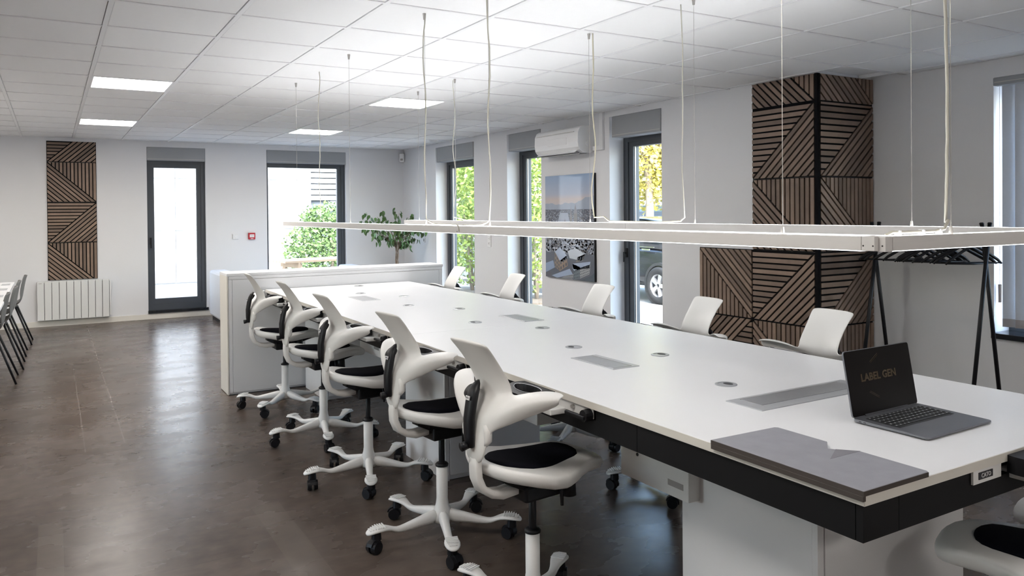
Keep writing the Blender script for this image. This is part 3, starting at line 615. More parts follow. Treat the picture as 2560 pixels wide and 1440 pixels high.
# ---------------------------------------------------------------- chairs
def build_chair():
    root = thing('swivel_chair', 'chair', 'chair')
    # backrest: control cage of a cross-shaped shell (tongue, two wings, stem)
    half = {  # row: [(x,y,z) per column]
        0: [(-.250, 0, .634), (-.250, .030, .636)],
        1: [(-.262, 0, .655), (-.252, .060, .662)],
        2: [(-.266, 0, .715), (-.246, .073, .718)],
        3: [(-.260, 0, .765), (-.236, .084, .756), (-.222, .122, .772), (-.188, .190, .808), (-.136, .258, .845), (-.104, .294, .868)],
        4: [(-.246, 0, .806), (-.238, .096, .818), (-.242, .140, .846), (-.228, .200, .880), (-.180, .266, .895), (-.126, .300, .889)],
        5: [(-.214, 0, .838), (-.168, .112, .874), (-.150, .145, .884), (-.108, .202, .898), (-.080, .256, .900), (-.076, .286, .890)],
        6: [(-.214, 0, .880), (-.166, .114, .902)],
        7: [(-.230, 0, .942), (-.196, .112, .952)],
        8: [(-.256, 0, 1.008), (-.238, .114, 1.010)],
        9: [(-.276, 0, 1.048), (-.270, .122, 1.047)],
        10: [(-.284, 0, 1.062), (-.283, .116, 1.060)]}
    vid = {}; V = []
    def vv(r, c, s):
        k = (r, c, s if c else 0)
        if k not in vid: x, y, z = half[r][c]; vid[k] = len(V); V.append((x, y*(s if c else 1), z))
        return vid[k]
    F = []
    for s in (1, -1):
        for r in range(10):
            n = min(len(half[r]), len(half[r+1]))
            for c in range(n-1):
                f = [vv(r, c, s), vv(r, c+1, s), vv(r+1, c+1, s), vv(r+1, c, s)]; F.append(f if s > 0 else f[::-1])
    me = bpy.data.meshes.new('backrest'); me.from_pydata(V, [], F); me.materials.append(MATS['white_plastic']); me.polygons.foreach_set('use_smooth', [True]*len(me.polygons))
    b = bpy.data.objects.new('backrest', me); COL.objects.link(b); b.parent = root
    so_ = b.modifiers.new('thick', 'SOLIDIFY'); so_.thickness = .013; so_.offset = 0
    su = b.modifiers.new('sub', 'SUBSURF'); su.levels = 2; su.render_levels = 2
    # spine
    path = [(-.264, .690, .014, .008), (-.271, .696, .024, .012), (-.274, .73, .027, .014), (-.273, .79, .028, .016), (-.262, .85, .029, .017), (-.252, .885, .027, .016), (-.243, .905, .019, .013), (-.235, .917, .007, .006)]
    rings = [[(x+d*math.cos(a), w_*math.sin(a), z+d*.3*math.cos(a)) for a in [2*PI*k/14 for k in range(14)]] for x, z, w_, d in path]
    sp = MB().loft(rings).obj('spine', 'black_plastic', root, True)
    rc = MB(); rc.cyl((-.250, .030, .880), (-.236, .030, .868), .026, .032, 20); rc.obj('spine_seat', 'black_plastic', root, True)
    tg = CB(-.0006, .0014, -.0125, .0125, -.007, .007, .0004).obj('maker_tag', 'label_white', sp, loc=(-.2785, 0, .862)); tg.rotation_euler = (0, .22, 0)
    text_obj('maker_text', 'HÅG', .011, 'ink', tg, (-.0008, 0, 0), (PI/2, 0, -PI/2))
    kn = MB(); kn.cyl((-.274, .004, .699), (-.303, .004, .696), .013, .016, 16); kn.obj('tilt_knob', 'black_plastic', root, True)
    for s in (1, -1):
        c = MB(); c.tube([(-.244, s*.058, .775), (-.240, s*.066, .752), (-.240, s*.066, .722), (-.246, s*.058, .705)], [.010, .015, .014, .008], 10); c.obj('release_grip', 'white_plastic', root, True)
    # C-arm
    pth = [(-.246, .675), (-.249, .625), (-.246, .580), (-.228, .540), (-.190, .514), (-.145, .504), (-.090, .508), (-.02, .522)]
    rings = []
    for i, (x, z) in enumerate(pth):
        a, b_ = pth[max(0, i-1)], pth[min(len(pth)-1, i+1)]; d = Vector((b_[0]-a[0], 0, b_[1]-a[1])).normalized(); nn = Vector((d.z, 0, -d.x)); w_ = .024+.008*min(1, i/5); th = .014+.003*(i > 4)
        p = Vector((x, 0, z)); rings.append([p+nn*(th*cy)+Vector((0, w_*cx, 0)) for cx, cy in ((-1, -.7), (-.7, -1), (-.2, -1), (-.1, -.75), (.1, -.75), (.2, -1), (.7, -1), (1, -.7), (1, .7), (.7, 1), (-.7, 1), (-1, .7))])
    MB().loft(rings).obj('back_arm', 'white_plastic', root, True)
    # seat
    hw = [(-.226, 0), (-.221, .06), (-.205, .118), (-.175, .172), (-.13, .212), (-.075, .230), (-.01, .222), (.05, .196), (.10, .168), (.15, .148), (.19, .140), (.22, .130), (.245, .110), (.262, .078), (.270, .04), (.272, 0)]
    prof_ = [(-.226, .634), (-.19, .622), (-.14, .613), (-.07, .606), (0, .602), (.08, .604), (.15, .607), (.20, .605), (.24, .594), (.272, .578)]
    ac = [(-.22, .35), (-.15, .25), (-.08, .0), (0, -.2), (.08, -.28), (.15, -.40), (.20, -.45), (.28, -.5)]
    def hgt(x, y): return interp(prof_, x)+interp(ac, x)*y*y
    def outline(tab, n=44):
        up_ = []
        for i in range(len(tab)-1):
            (x0, y0), (x1, y1) = tab[i], tab[i+1]; m_ = max(1, int(round(math.hypot(x1-x0, y1-y0)/.018)))
            for j in range(m_): t_ = j/m_; up_.append((x0+(x1-x0)*t_, y0+(y1-y0)*t_))
        up_.append(tab[-1]); lo_ = [(x, -y) for x, y in up_[1:-1]][::-1]; return up_+lo_
    def shell(tab, cx, levels):
        ol = outline(tab); rings_ = []
        for s_, dz in levels: rings_.append([(cx+(x-cx)*s_, y*s_, hgt(cx+(x-cx)*min(s_, 1), y*min(s_, 1))+dz) for x, y in ol])
        return MB().loft(rings_)
    shell(hw, .02, [(.12, 0), (.35, 0), (.6, 0), (.8, 0), (.93, .001), (.985, -.002), (1.006, -.011), (1.007, -.024), (.985, -.038), (.93, -.046), (.80, -.040), (.5, -.034), (.1, -.032)]).obj('seat', 'white_plastic', root, True)
    pw = [(-.188, 0), (-.182, .035), (-.165, .068), (-.13, .100), (-.085, .116), (-.03, .118), (.03, .108), (.09, .094), (.13, .086), (.155, .074), (.172, .050), (.180, .02), (.182, 0)]
    shell(pw, .0, [(.1, .016), (.5, .016), (.8, .014), (.93, .011), (.985, .006), (1, -.002), (.9, -.006)]).obj('seat_pad', 'black_cloth', root, True)
    # mechanism
    rings = []
    for x, wd, z0, z1 in ((-.14, .03, .556, .572), (-.10, .07, .536, .575), (-.04, .085, .512, .574), (.06, .08, .510, .570), (.12, .06, .528, .566), (.20, .05, .548, .562), (.252, .035, .553, .558)):
        rings.append([(x, -wd, z1), (x, wd, z1), (x, wd*.85, z0), (x, -wd*.85, z0)])
    MB().loft(rings).obj('mechanism', 'black_plastic', root, bevel=.006, loc=(0, 0, -.014))
    MB().cbox(-.085, .10, -.075, .075, .470, .53, .010).obj('mechanism_box', 'black_plastic', root)
    MB().cyl((.085, -.105, .546), (.085, -.105, .478), .024, .028, 16).obj('tension_knob', 'black_plastic', root, True)
    MB().tube([(.045, -.10, .535), (.046, -.112, .50), (.046, -.114, .450)], [.006, .007, .006], 8).obj('lift_lever', 'black_plastic', root, True)
    # column
    MB().lathe([(.013, .30), (.013, .345), (.0145, .35), (.0145, .53)], n=18).obj('gas_lift', 'black_metal', root, True)
    MB().lathe([(.030, .330), (.031, .338), (.024, .345), (.014, .346)], n=20).obj('collar', 'black_plastic', root, True)
    MB().lathe([(.042, .075), (.045, .09), (.040, .125), (.030, .155), (.0265, .18), (.0265, .332), (.012, .334)], n=22).obj('column', 'white_metal', root, True)
    # five legs with foot grips and casters
    lp = [(.015, .106, .028, .036), (.09, .096, .021, .026), (.165, .085, .018, .019), (.212, .079, .017, .013), (.236, .084, .018, .011), (.258, .095, .021, .010), (.286, .102, .032, .011), (.325, .102, .038, .011), (.354, .096, .031, .009), (.370, .088, .013, .006)]
    rings = []
    for r, z, w_, th in lp: rings.append([(r, -w_, z-th), (r, w_, z-th), (r, w_*1.0, z+th*.5), (r, w_*.6, z+th), (r, -w_*.6, z+th), (r, -w_, z+th*.5)])
    leg_me = MB().loft(rings).mesh('leg', 'white_metal', True)
    gr = MB()
    for k in range(7):
        r = .288+k*.0108; w_ = .027-.0022*max(0, k-3)**1.4; z = interp([(a[0], a[1]+a[3]) for a in lp], r)
        gr.box(r-.0025, r+.0025, -w_, w_, z-.001, z+.0026)
    gr_me = gr.mesh('foot_grip', 'label_white')
    cs = MB(); cs.cyl((0, 0, .094), (0, 0, .058), .020, .023, 14)
    for s in (-1, 1): cs.cyl((.014, s*.006, .030), (.014, s*.027, .030), .030, .026, 20)
    rings = []
    for a in [PI*k/8 for k in range(9)]: rings.append([(.014+.034*math.cos(a+.25), y, .031+.034*math.sin(a+.25)) for y in (-.014, .014)]+[(.016+.010*math.cos(a), y, .036+.010*math.sin(a)) for y in (.014, -.014)])
    cs.loft(rings); cs_me = cs.mesh('caster', 'black_plastic')
    for k in range(5):
        l = inst(leg_me, 'leg', root, rot=(0, 0, 2*PI*k/5)); su = l.modifiers.new('sub', 'SUBSURF'); su.levels = 1; su.render_levels = 1
        inst(gr_me, 'foot_grip', l); inst(cs_me, 'caster', l, (.322, 0, 0), (0, 0, random.uniform(0, 6.28)))
    return root
proto = build_chair()
BASE = {'leg', 'column', 'collar'}
def place_chair(first, x, y, yaw, base_yaw, dz, label, group):
    c = proto if first else copy_tree(proto)
    c.location = (x, y, 0); c.rotation_euler = (0, 0, yaw); c['label'] = label; c['category'] = 'chair'; c['group'] = group
    k = 0
    for ch in c.children:
        nm = ch.name.split('.')[0]
        if nm == 'leg':
            ch.rotation_euler = (0, 0, base_yaw-yaw+2*PI*k/5); k += 1
            for g in ch.children:
                if g.name.startswith('caster'): g.rotation_euler = (0, 0, random.uniform(0, 6.28))
        elif nm not in BASE: ch.location.z += dz
    return c
# keep an untouched template by copying before moving the original last
D = math.radians
LEFT = [(1.50, 2.40, D(6), D(182), 0, 'nearest white saddle-seat chair on the left side of the workbench'), (1.54, 3.25, D(6), PI, 0, 'second nearest white saddle-seat chair on the left side of the workbench'),
        (1.525, 4.18, D(4), PI, 0, 'middle white saddle-seat chair on the left side of the workbench'), (1.55, 5.10, D(2), D(186), 0, 'fourth white saddle-seat chair along the left side of the workbench'),
        (1.545, 6.07, D(0), D(154), -.01, 'farthest left-side white saddle-seat chair, beside the partition')]
RIGHT = [(2.89, 6.26, PI, D(10), -.05, 'farthest white saddle-seat chair on the window side of the workbench'), (2.89, 5.25, PI, D(25), -.05, 'window-side white chair second from the partition'),
         (2.89, 4.135, PI, D(0), -.05, 'window-side white chair in front of the city picture'), (2.89, 3.19, D(178), D(15), -.05, 'window-side white chair at the left edge of the wood panels'),
         (2.89, 2.385, D(178), D(30), -.035, 'window-side white chair in front of the wood-panelled corner'), (3.02, 1.20, D(110), D(40), -.13, 'white saddle-seat chair at the near right desk corner, only its tip in frame')]
END = [(2.245, 1.02, D(112), D(80), 0, 'white saddle-seat chair at the near end of the workbench, cut by the frame')]
allc = LEFT+RIGHT+END
for i, a in enumerate(allc):
    place_chair(i == len(allc)-1, *a, 'saddle-seat chairs around the workbench')
# ---------------------------------------------------------------- laptop
t = thing('laptop', 'open grey laptop with dark screen on the near end of the workbench', 'laptop', (2.218, 1.36, T), D(1))
LW, LD = .334, .232
def rrect(w_, d_, r, n=5):
    pts = []
    for cx, cy, a0 in ((w_/2-r, d_/2-r, 0), (-w_/2+r, d_/2-r, PI/2), (-w_/2+r, -d_/2+r, PI), (w_/2-r, -d_/2+r, 1.5*PI)):
        for k in range(n+1): a = a0+PI/2*k/n; pts.append((cx+r*math.cos(a), cy+r*math.sin(a)))
    return pts
m = MB(); rr = rrect(LW, LD, .012); m.loft([[(x*.97, y*.96, .0015) for x, y in rr], [(x, y, .005) for x, y in rr], [(x, y, .0125-.004*(-y+LD/2)/LD) for x, y in rr], [(x*.995, y*.993, .0132-.004*(-y+LD/2)/LD) for x, y in rr]])
bs = m.obj('base', 'laptop_grey', t)
zt = lambda y: .0133-.004*(-y+LD/2)/LD
m = MB(); m.add([(-.142, .090, zt(.09)+.0002), (.142, .090, zt(.09)+.0002), (.142, -.018, zt(-.018)+.0002), (-.142, -.018, zt(-.018)+.0002)], [(3, 2, 1, 0)]); m.obj('keyboard_well', 'key', bs)
pr_ = random.Random(5)
rows = [(14, .012)]+[(14, .016)]*4+[(9, .016)]; y = .089
for ri, (n, kh) in enumerate(rows):
    kw = .280/n; x = -.140; ws = [kw]*n
    if ri == 5: ws = [.02]*4+[.118]+[.0205]*4
    for kx in ws:
        k = CB(x+.0008, x+kx-.0008, y-kh+.0016, y, zt(y)+.0002, zt(y)+.0014, .0004).obj('key', 'key', bs)
        if kx < .05: B(x+kx/2-.0022, x+kx/2+.0022, y-kh/2-.002, y-kh/2+.0025, zt(y)+.0013, zt(y)+.0016).obj('key_mark', 'key_print', bs)
        x += kx
    y -= kh+.0012
m = MB(); m.add([(-.072, -.024, zt(-.024)+.0002), (.072, -.024, zt(-.024)+.0002), (.072, -.110, zt(-.11)+.0002), (-.072, -.110, zt(-.11)+.0002)], [(3, 2, 1, 0)]); m.obj('trackpad', 'laptop_grey', bs)
for yy in (.09, .075): B(-LW/2-.0004, -LW/2+.001, yy-.004, yy+.004, .0065, .0095).obj('port', 'ink', bs)
# lid: local hinge line at y=.112, tilted back
lid = bpy.data.objects.new('lid', None); COL.objects.link(lid); lid.parent = t; lid.location = (0, .113, .012); lid.rotation_euler = (-D(10), 0, 0); lid.scale = (1, 1, .875)
m = MB(); rr = [(x, z+LD/2-.003) for x, z in rrect(LW, LD-.008, .010)]; m.loft([[(x, 0, z) for x, z in rr], [(x, .005, z) for x, z in rr]])
m.obj('lid_shell', 'laptop_grey', lid)
m = MB(); rr2 = [(x, z+LD/2-.003) for x, z in rrect(LW-.004, LD-.012, .008)]; m.loft([[(x, -.0008, z) for x, z in rr2], [(x, .0002, z) for x, z in rr2]]); sc_ = m.obj('screen', 'screen', lid)
MATS['logo'] = mat('logo', (.040, .025, .010, 1), .5, var=.05, emit=(.30, .19, .05, 1), estr=.012)
text_obj('screen_text', 'LABEL GEN', .036, 'logo', lid, (-.012, -.0012, .126), (PI/2, 0, 0), .0002, .0011)
hexa = [(.085*math.sin(PI/3*k), .120+.085*math.cos(PI/3*k)) for k in range(6)]
lg = MB()
for k, (a, b) in enumerate([(5, 0), (3, 4)]):
    for off in (1., .93):
        p, q_ = Vector((hexa[a][0]*off, 0, .120+(hexa[a][1]-.12)*off)), Vector((hexa[b][0]*off, 0, .120+(hexa[b][1]-.12)*off)); d = (q_-p)
        pa, pb_ = p+d*.35, q_-d*.05; nn = Vector((-d.z, 0, d.x)).normalized()*.0006
        lg.add([pa-nn+Vector((0, -.0011, 0)), pb_-nn+Vector((0, -.0011, 0)), pb_+nn+Vector((0, -.0011, 0)), pa+nn+Vector((0, -.0011, 0))], [(0, 1, 2, 3)])
lg.obj('screen_logo', 'logo', lid)
MB().cyl((-.11, .113, .012), (.11, .113, .012), .0055, n=12).obj('hinge', 'ink', t)
# ---------------------------------------------------------------- board over the desk edge
t = thing('desk_board', 'dark grey board with a notched edge lying over the near desk corner', 'board', (0, 0, 0))
ol = [(XL-.010, 1.078), (1.782, 1.078), (1.788, 1.085), (1.788, 1.265), (1.762, 1.288), (1.738, 1.322), (1.775, 1.352), (1.788, 1.362), (1.788, 1.525), (1.780, 1.533), (XL-.010, 1.540)]
MB().slab(ol, T+.0005, T+.0125).obj('plate', 'board', t, bevel=.0015)
CB(XL-.0115, XL-.0015, 1.078, 1.540, T-.012, T+.0005, .001).obj('front_lip', 'board_edge', t)
e = MB(); e.box(XL-.0105, 1.782, 1.0768, 1.0779, T+.0005, T+.0118); e.box(XL-.0112, XL-.0101, 1.078, 1.540, T+.0005, T+.0118); e.obj('dark_edge', 'board_edge', t)
MB().slab([(1.788, 1.262), (1.748, 1.306), (1.668, 1.262)], T+.0125, T+.0130).obj('dark_triangle', 'board_dark', t)  # thin triangle, darker than the plate
# ---------------------------------------------------------------- pendant frame lamp
LZ0, LZ1 = 1.398, 1.433
lamp = thing('pendant_lamp', 'long white rectangular pendant lamp hanging over the workbench', 'pendant lamp', (0, 0, LZ0))
def beam(x0, x1, y0, y1, longy):
    o = CB(x0, x1, y0, y1, 0, .020, .0012).obj('beam', 'lamp_white', lamp); m_ = MB(); e_ = .005
    m_.box(x0, x0+e_, y0, y1, .019, .035); m_.box(x1-e_, x1, y0, y1, .019, .035); m_.box(x0+e_, x1-e_, y0, y0+e_, .019, .035); m_.box(x0+e_, x1-e_, y1-e_, y1, .019, .035)
    m_.obj('channel_lip', 'lamp_white', o)
    B(x0+.006, x1-.006, y0+.006, y1-.006, -.0022, .001).obj('diffuser', 'led_line', o); B(x0+.008, x1-.008, y0+.02, y1-.02, .0195, .0215).obj('added_uplight', 'led_up_added', o); return o  # ceiling-brightening upward strip added here, sunk out of sight between the lips
def beam_y(x, a, b, w_=.055): return beam(x, x+w_, a+.001, b-.001, True)
def beam_x(y, a, b, w_=.055): return beam(a+.001, b-.001, y, y+w_, False)
beam_y(1.70, 3.37, 6.693); beam_y(1.70, 1.195, 3.37); beam_y(2.75, 1.16, 3.40); beam_y(2.75, 3.40, 6.555)
beam_x(1.140, 1.742, 2.75)
cn = CB(1.70, 1.742, 1.160, 1.195, -.0005, .0345, .001).obj('corner_joint', 'lamp_white', lamp); cn2 = CB(1.716, 1.744, 1.142, 1.165, -.002, .034, .001).obj('corner_joint', 'lamp_white', lamp)
for p in ((1.6995, 1.19, .012), (1.6995, 1.164, .012)): MB().cyl(p, (p[0]+.001, p[1], p[2]), .0022, n=8).obj('screw', 'gap', cn)
MB().cyl((1.7155, 1.15, .012), (1.7165, 1.15, .012), .0022, n=8).obj('screw', 'gap', cn2)
MB().cyl((1.6993, 3.39, .008), (1.7005, 3.39, .008), .003, n=8).obj('screw', 'gap', cn)
rw = random.Random(11)
HTOP = CEIL-LZ0
def wire(x, y):
    h = MB().cyl((x, y, .033), (x, y, .055), .006, .004, 10).obj('wire_clip', 'steel', lamp); MB().cyl((x, y, .05), (x, y, HTOP-.03), .0011, n=6).obj('suspension_wire', 'steel', lamp); MB().cyl((x, y, HTOP-.035), (x, y, HTOP+.0), .006, .010, 10).obj('ceiling_anchor', 'steel', lamp)
for y in (6.32, 5.02, 3.80, 3.10, 1.45): wire(1.722, y)
for y in (6.27, 5.55, 3.76, 2.88, 1.74): wire(2.775, y)
wire(2.03, 1.165)
def cable(x, y, run, rad=.0032, m='cable', seed=0, amp=.006):
    rw.seed(seed); pts = []; n = 26
    for k in range(n):
        z = HTOP-.01-(HTOP-.075)*k/(n-1); pts.append((x+amp*math.sin(k*.55+seed)+rw.uniform(-.0015, .0015), y+amp*1.3*math.cos(k*.43+seed*2), z))
    for p in run: pts.append(p)
    MB().tube(pts, rad, 7).obj('power_cable', m, lamp, True)
zt_ = .040
cable(1.722, 5.70, [(1.722, 5.66, .06), (1.722, 5.60, zt_)], seed=1)
cable(1.720, 3.80, [(1.72, 3.75, .055), (1.718, 3.68, zt_), (1.72, 3.6, .041), (1.716, 3.5, .042), (1.704, 3.40, .042), (1.699, 3.37, .030), (1.699, 3.365, .008)], .0036, seed=2, amp=.005)
cable(1.722, 3.10, [(1.722, 3.12, .056), (1.718, 3.16, .045), (1.712, 3.22, .042), (1.716, 3.28, .041), (1.71, 3.345, .039)], .0036, seed=3, amp=.004)
cable(2.775, 5.57, [(2.775, 5.50, .055), (2.775, 5.40, .042), (2.775, 5.25, .041)], seed=4, amp=.008)
cable(2.775, 3.72, [(2.785, 3.64, .07), (2.78, 3.58, .043), (2.775, 3.3, .041), (2.78, 3.1, .042), (2.775, 2.98, .048)], .0042, 'yellow_cable', seed=5, amp=.010)
cable(2.780, 2.97, [(2.775, 2.98, .05)], seed=6, amp=.006)
cable(2.02, 1.17, [(2.018, 1.165, .07), (2.0, 1.165, .048), (1.95, 1.163, .043), (1.88, 1.165, .043), (1.82, 1.163, .043), (1.775, 1.165, .044), (1.752, 1.165, .037)], .0042, seed=7, amp=.003)
for xx in (1.80, 1.90, 1.975): CB(xx-.004, xx+.004, 1.156, 1.172, .034, .049, .002).obj('cable_tie', 'label_white', lamp)
# ---------------------------------------------------------------- coat rack and hangers
t = thing('coat_rack', 'black metal coat rack with splayed legs in the alcove', 'coat rack', (5.45, 3.30, 0))
RZ = 1.35
MB().cyl((0, -.47, RZ), (0, .47, RZ), .012, n=12).obj('rail', 'black_metal', t, True)
for y in (-.41, .41):
    for s in (-1, 1):
        l = MB().cyl((s*.23, y+s*.012, 0), (-s*.028, y+s*.012, RZ+.045), .014, .0135, n=12).obj('leg', 'black_metal', t, True)
        MB().cyl((-s*.028, y+s*.012, RZ+.040), (-s*.029, y+s*.012, RZ+.05), .0165, .012, n=12).obj('leg_cap', 'black_plastic', l, True)
hg = MB()
def hanger_mesh():
    m = MB(); pts = [(-.215, 0, -.235), (-.18, 0, -.205), (-.08, 0, -.145), (0, 0, -.105), (.08, 0, -.145), (.18, 0, -.205), (.215, 0, -.235)]
    m.tube(pts, [.007, .011, .010, .010, .010, .011, .007], 8); m.tube([(-.20, 0, -.230), (0, 0, -.236), (.20, 0, -.230)], .006, 6); body = m.mesh('shoulder', 'black_plastic', True)
    h = MB().tube([(0, 0, -.105), (0, 0, -.03)]+[(.020*math.sin(a)*1, 0, .006-.020*math.cos(a)*-1-.0) for a in []]+[(.016*math.sin(a)-.0, 0, .0+.016*math.cos(a)-.0) for a in [PI*1.0, PI*.75, PI*.5, PI*.25, 0, -PI*.25, -PI*.5, -PI*.62]], .0016, 6).mesh('hook', 'steel', True)
    return body, h
hb, hh = hanger_mesh(); rh = random.Random(4)
ys = [-.33, -.27, -.255, -.20, -.10, -.05, -.03, -.01, .02, .10, .17, .26, .28, .30]
rots = [.5, .75, .95, 1.05, .6, .85, 1.0, .9, .75, .95, 1.1, .8, 1.0, .9]
for k, (y, r) in enumerate(zip(ys, rots)):
    lab = 'black plastic clothes hanger on the coat rack rail'
    h = thing('coat_hanger', lab, 'hanger', (5.45, 3.30+y, RZ+.0), -r*.75, 'black clothes hangers on the coat rack')
    inst(hb, 'shoulder', h); inst(hh, 'hook', h)
# ---------------------------------------------------------------- vertical blinds
t = thing('vertical_blind', 'grey vertical slat blind in the right-hand window', 'blind', (XW2+.06, 3.03, 0), R90)
CB(.0, 1.46, -.03, .03, 2.375, 2.425, .004).obj('head_rail', 'ac_white', t)
for k in range(15):
    s = CB(-.043, .043, -.001, .001, .70, 2.375, .0004).obj('blind_slat', 'blind', t); s.location = (.075+k*.086, 0, 0); s.rotation_euler = (0, 0, .35)
    CB(-.043, .043, -.003, .003, .645, .705, .001).obj('weight', 'blind_weight', s)
MB().cyl((.025, -.03, 2.37), (.025, -.03, .95), .0015, n=6).obj('cord', 'label_white', t); MB().cyl((.025, -.03, .95), (.025, -.03, .82), .012, .010, n=12).obj('cord_weight', 'blind_weight', t)
# ---------------------------------------------------------------- meeting table and grey chairs at the left
t = thing('meeting_table', 'white meeting table at the left edge of the room', 'table', (-.90, 9.0, 0))
CB(-.58, .530, -2.0, 1.60, .715, .74, .002).obj('tabletop', 'white_lam', t)
B(-.50, .48, -1.9, 1.5, .66, .715).obj('frame', 'white_metal', t)
for x in (-.45, .30):
    for y in (-1.8, 1.4):
        l = CB(x-.03, x+.03, y-.03, y+.03, .05, .66, .003).obj('leg', 'white_metal', t); MB().cyl((x, y-.012, .03), (x, y+.012, .03), .03, n=16).obj('caster', 'black_plastic', l)
for y in (-.2, .6, 1.25): CB(.42, .50, y-.11, y+.11, .737, .743, .001).obj('cable_flap', 'alu_plate', t)
def grey_chair():
    c = thing('shell_chair', '', 'chair')
    pr2 = [(-.20, .43, .19), (-.17, .445, .20), (-.05, .445, .215), (.08, .44, .21), (.15, .46, .20), (.185, .52, .205), (.20, .60, .205), (.215, .70, .19), (.235, .79, .165), (.245, .80, .12)]
    V, F = [], []; n = 7
    for i, (x, z, w_) in enumerate(pr2):
        for j in range(n):
            s_ = -1+2*j/(n-1); V.append((x+(-.03*s_*s_ if i > 5 else 0), w_*s_, z+(.03*s_*s_ if i <= 4 else 0)))
    for i in range(len(pr2)-1):
        for j in range(n-1): F.append((i*n+j, i*n+j+1, (i+1)*n+j+1, (i+1)*n+j))
    o = MB().add(V, F).obj('shell', 'grey_shell', c, True); s = o.modifiers.new('thick', 'SOLIDIFY'); s.thickness = .012; s.offset = 0; u = o.modifiers.new('sub', 'SUBSURF'); u.levels = 1; u.render_levels = 1
    for sx, sy in ((1, 1), (1, -1), (-1, 1), (-1, -1)): MB().cyl((sx*.13 if sx > 0 else -.14, sy*.15, .435), (sx*.285 if sx > 0 else -.24, sy*.235, .0), .011, .009, 10).obj('leg', 'black_metal', c, True)
    MB().tube([(.13, .15, .432), (.13, -.15, .432)], .009, 8).obj('cross_bar', 'black_metal', c, True)
    return c
gc = grey_chair(); names = ['nearest grey shell chair at the meeting table on the left', 'second nearest grey shell chair at the meeting table', 'third grey shell chair along the meeting table', 'farthest grey shell chair at the meeting table, near the radiator']
spots = [(-.57, 8.43), (-.535, 9.18), (-.53, 9.98), (-.495, 10.83)]
cs_ = [gc]+[copy_tree(gc) for _ in range(3)]
for c, (x, y), nm in zip(cs_, spots, names): c.location = (x, y, 0); tag(c, nm, 'chair', 'grey shell chairs at the meeting table')
# ---------------------------------------------------------------- ficus
t = thing('ficus_plant', 'potted weeping ficus in the far corner behind the partition', 'plant', (4.60, 11.25, 0))
MB().lathe([(.13, 0), (.17, .02), (.20, .36), (.21, .40), (.185, .40), (.175, .36)], n=28).obj('pot', 'pot', t, True)
MB().lathe([(.17, .35), (.01, .37)], n=20).obj('soil', 'mulch', t)
rf = random.Random(21); tips = []
for k in range(3):
    a = k*2.1; pts = [(.018*math.cos(a+z*9), .018*math.sin(a+z*9), z) for z in [.34+.06*i for i in range(12)]]; MB().tube(pts, [.016-.0006*i for i in range(12)], 7).obj('trunk', 'trunk', t, True)
br = MB()
ends = [(-.55, -.02, 1.36), (-.48, .1, 1.50), (-.34, -.05, 1.44), (-.20, .1, 1.52), (-.03, 0, 1.55), (.06, .05, 1.50), (.18, -.05, 1.42), (.30, .05, 1.47), (.38, 0, 1.36), (.40, -.08, 1.20), (.36, .05, 1.07), (.20, 0, .98), (.10, .08, 1.0), (-.12, 0, 1.04), (-.30, .02, 1.08), (-.40, -.06, 1.18), (-.50, .02, 1.24), (-.10, -.1, 1.36), (.02, -.12, 1.40), (.18, .1, 1.20), (-.22, -.1, 1.26)]
lv = MB(); lv.add([(0, 0, 0), (.016, .012, .004), (.019, .030, .003), (.010, .052, -.004), (0, .066, -.014), (-.010, .052, -.004), (-.019, .030, .003), (-.016, .012, .004), (0, .03, -.005)], [(0, 1, 8), (1, 2, 8), (2, 3, 8), (3, 4, 8), (4, 5, 8), (5, 6, 8), (6, 7, 8), (7, 0, 8)]); leaf_me = lv.mesh('leaf', 'leaf', True)
nleaf = 0
for e_ in ends:
    s0 = Vector((rf.uniform(-.02, .02), rf.uniform(-.02, .02), rf.uniform(.86, 1.02))); e = Vector(e_); mid = s0.lerp(e, .55)+Vector((0, 0, .16 if e.z < 1.3 else .05)); pts = []
    for k in range(9):
        u_ = k/8; p = s0*(1-u_)**2+mid*2*u_*(1-u_)+e*u_**2; pts.append(p)
    MB().tube(pts, [.006-.0005*k for k in range(9)], 5).obj('branch', 'trunk', t, True)
    for k in range(3, 9):
        for _ in range(2 if k < 8 else 3):
            if nleaf > 255: break
            p = pts[k]+Vector((rf.uniform(-.035, .035), rf.uniform(-.05, .05), rf.uniform(-.03, .03))); s_ = rf.uniform(1.0, 1.5)
            inst(leaf_me, 'leaf', t, p, (rf.uniform(-1.9, -.7), rf.uniform(-.5, .5), rf.uniform(0, 6.28)), (s_, s_, s_)); nleaf += 1
# ---------------------------------------------------------------- outside
GZ = -.14
gr_ = B(-60, 90, -40, 110, GZ-.2, GZ).obj('ground', 'paving'); struct(gr_)
# paved strip slabs outside the back windows
pv = struct(B(-2.0, 9, YB+.35, 16.9, GZ, GZ+.012).obj('terrace', 'gap'))
slab_me = CB(0, .89, 0, .89, 0, .03, .006).mesh('paving_slab', 'path')
for ix in range(-1, 9):
    for iy in range(5): inst(slab_me, 'paving_slab', pv, (ix*.9+.2, YB+.36+iy*.9, GZ+.004))
pth = struct(B(5.6, 7.9, 2, 13.5, GZ, GZ+.02).obj('path', 'path'))
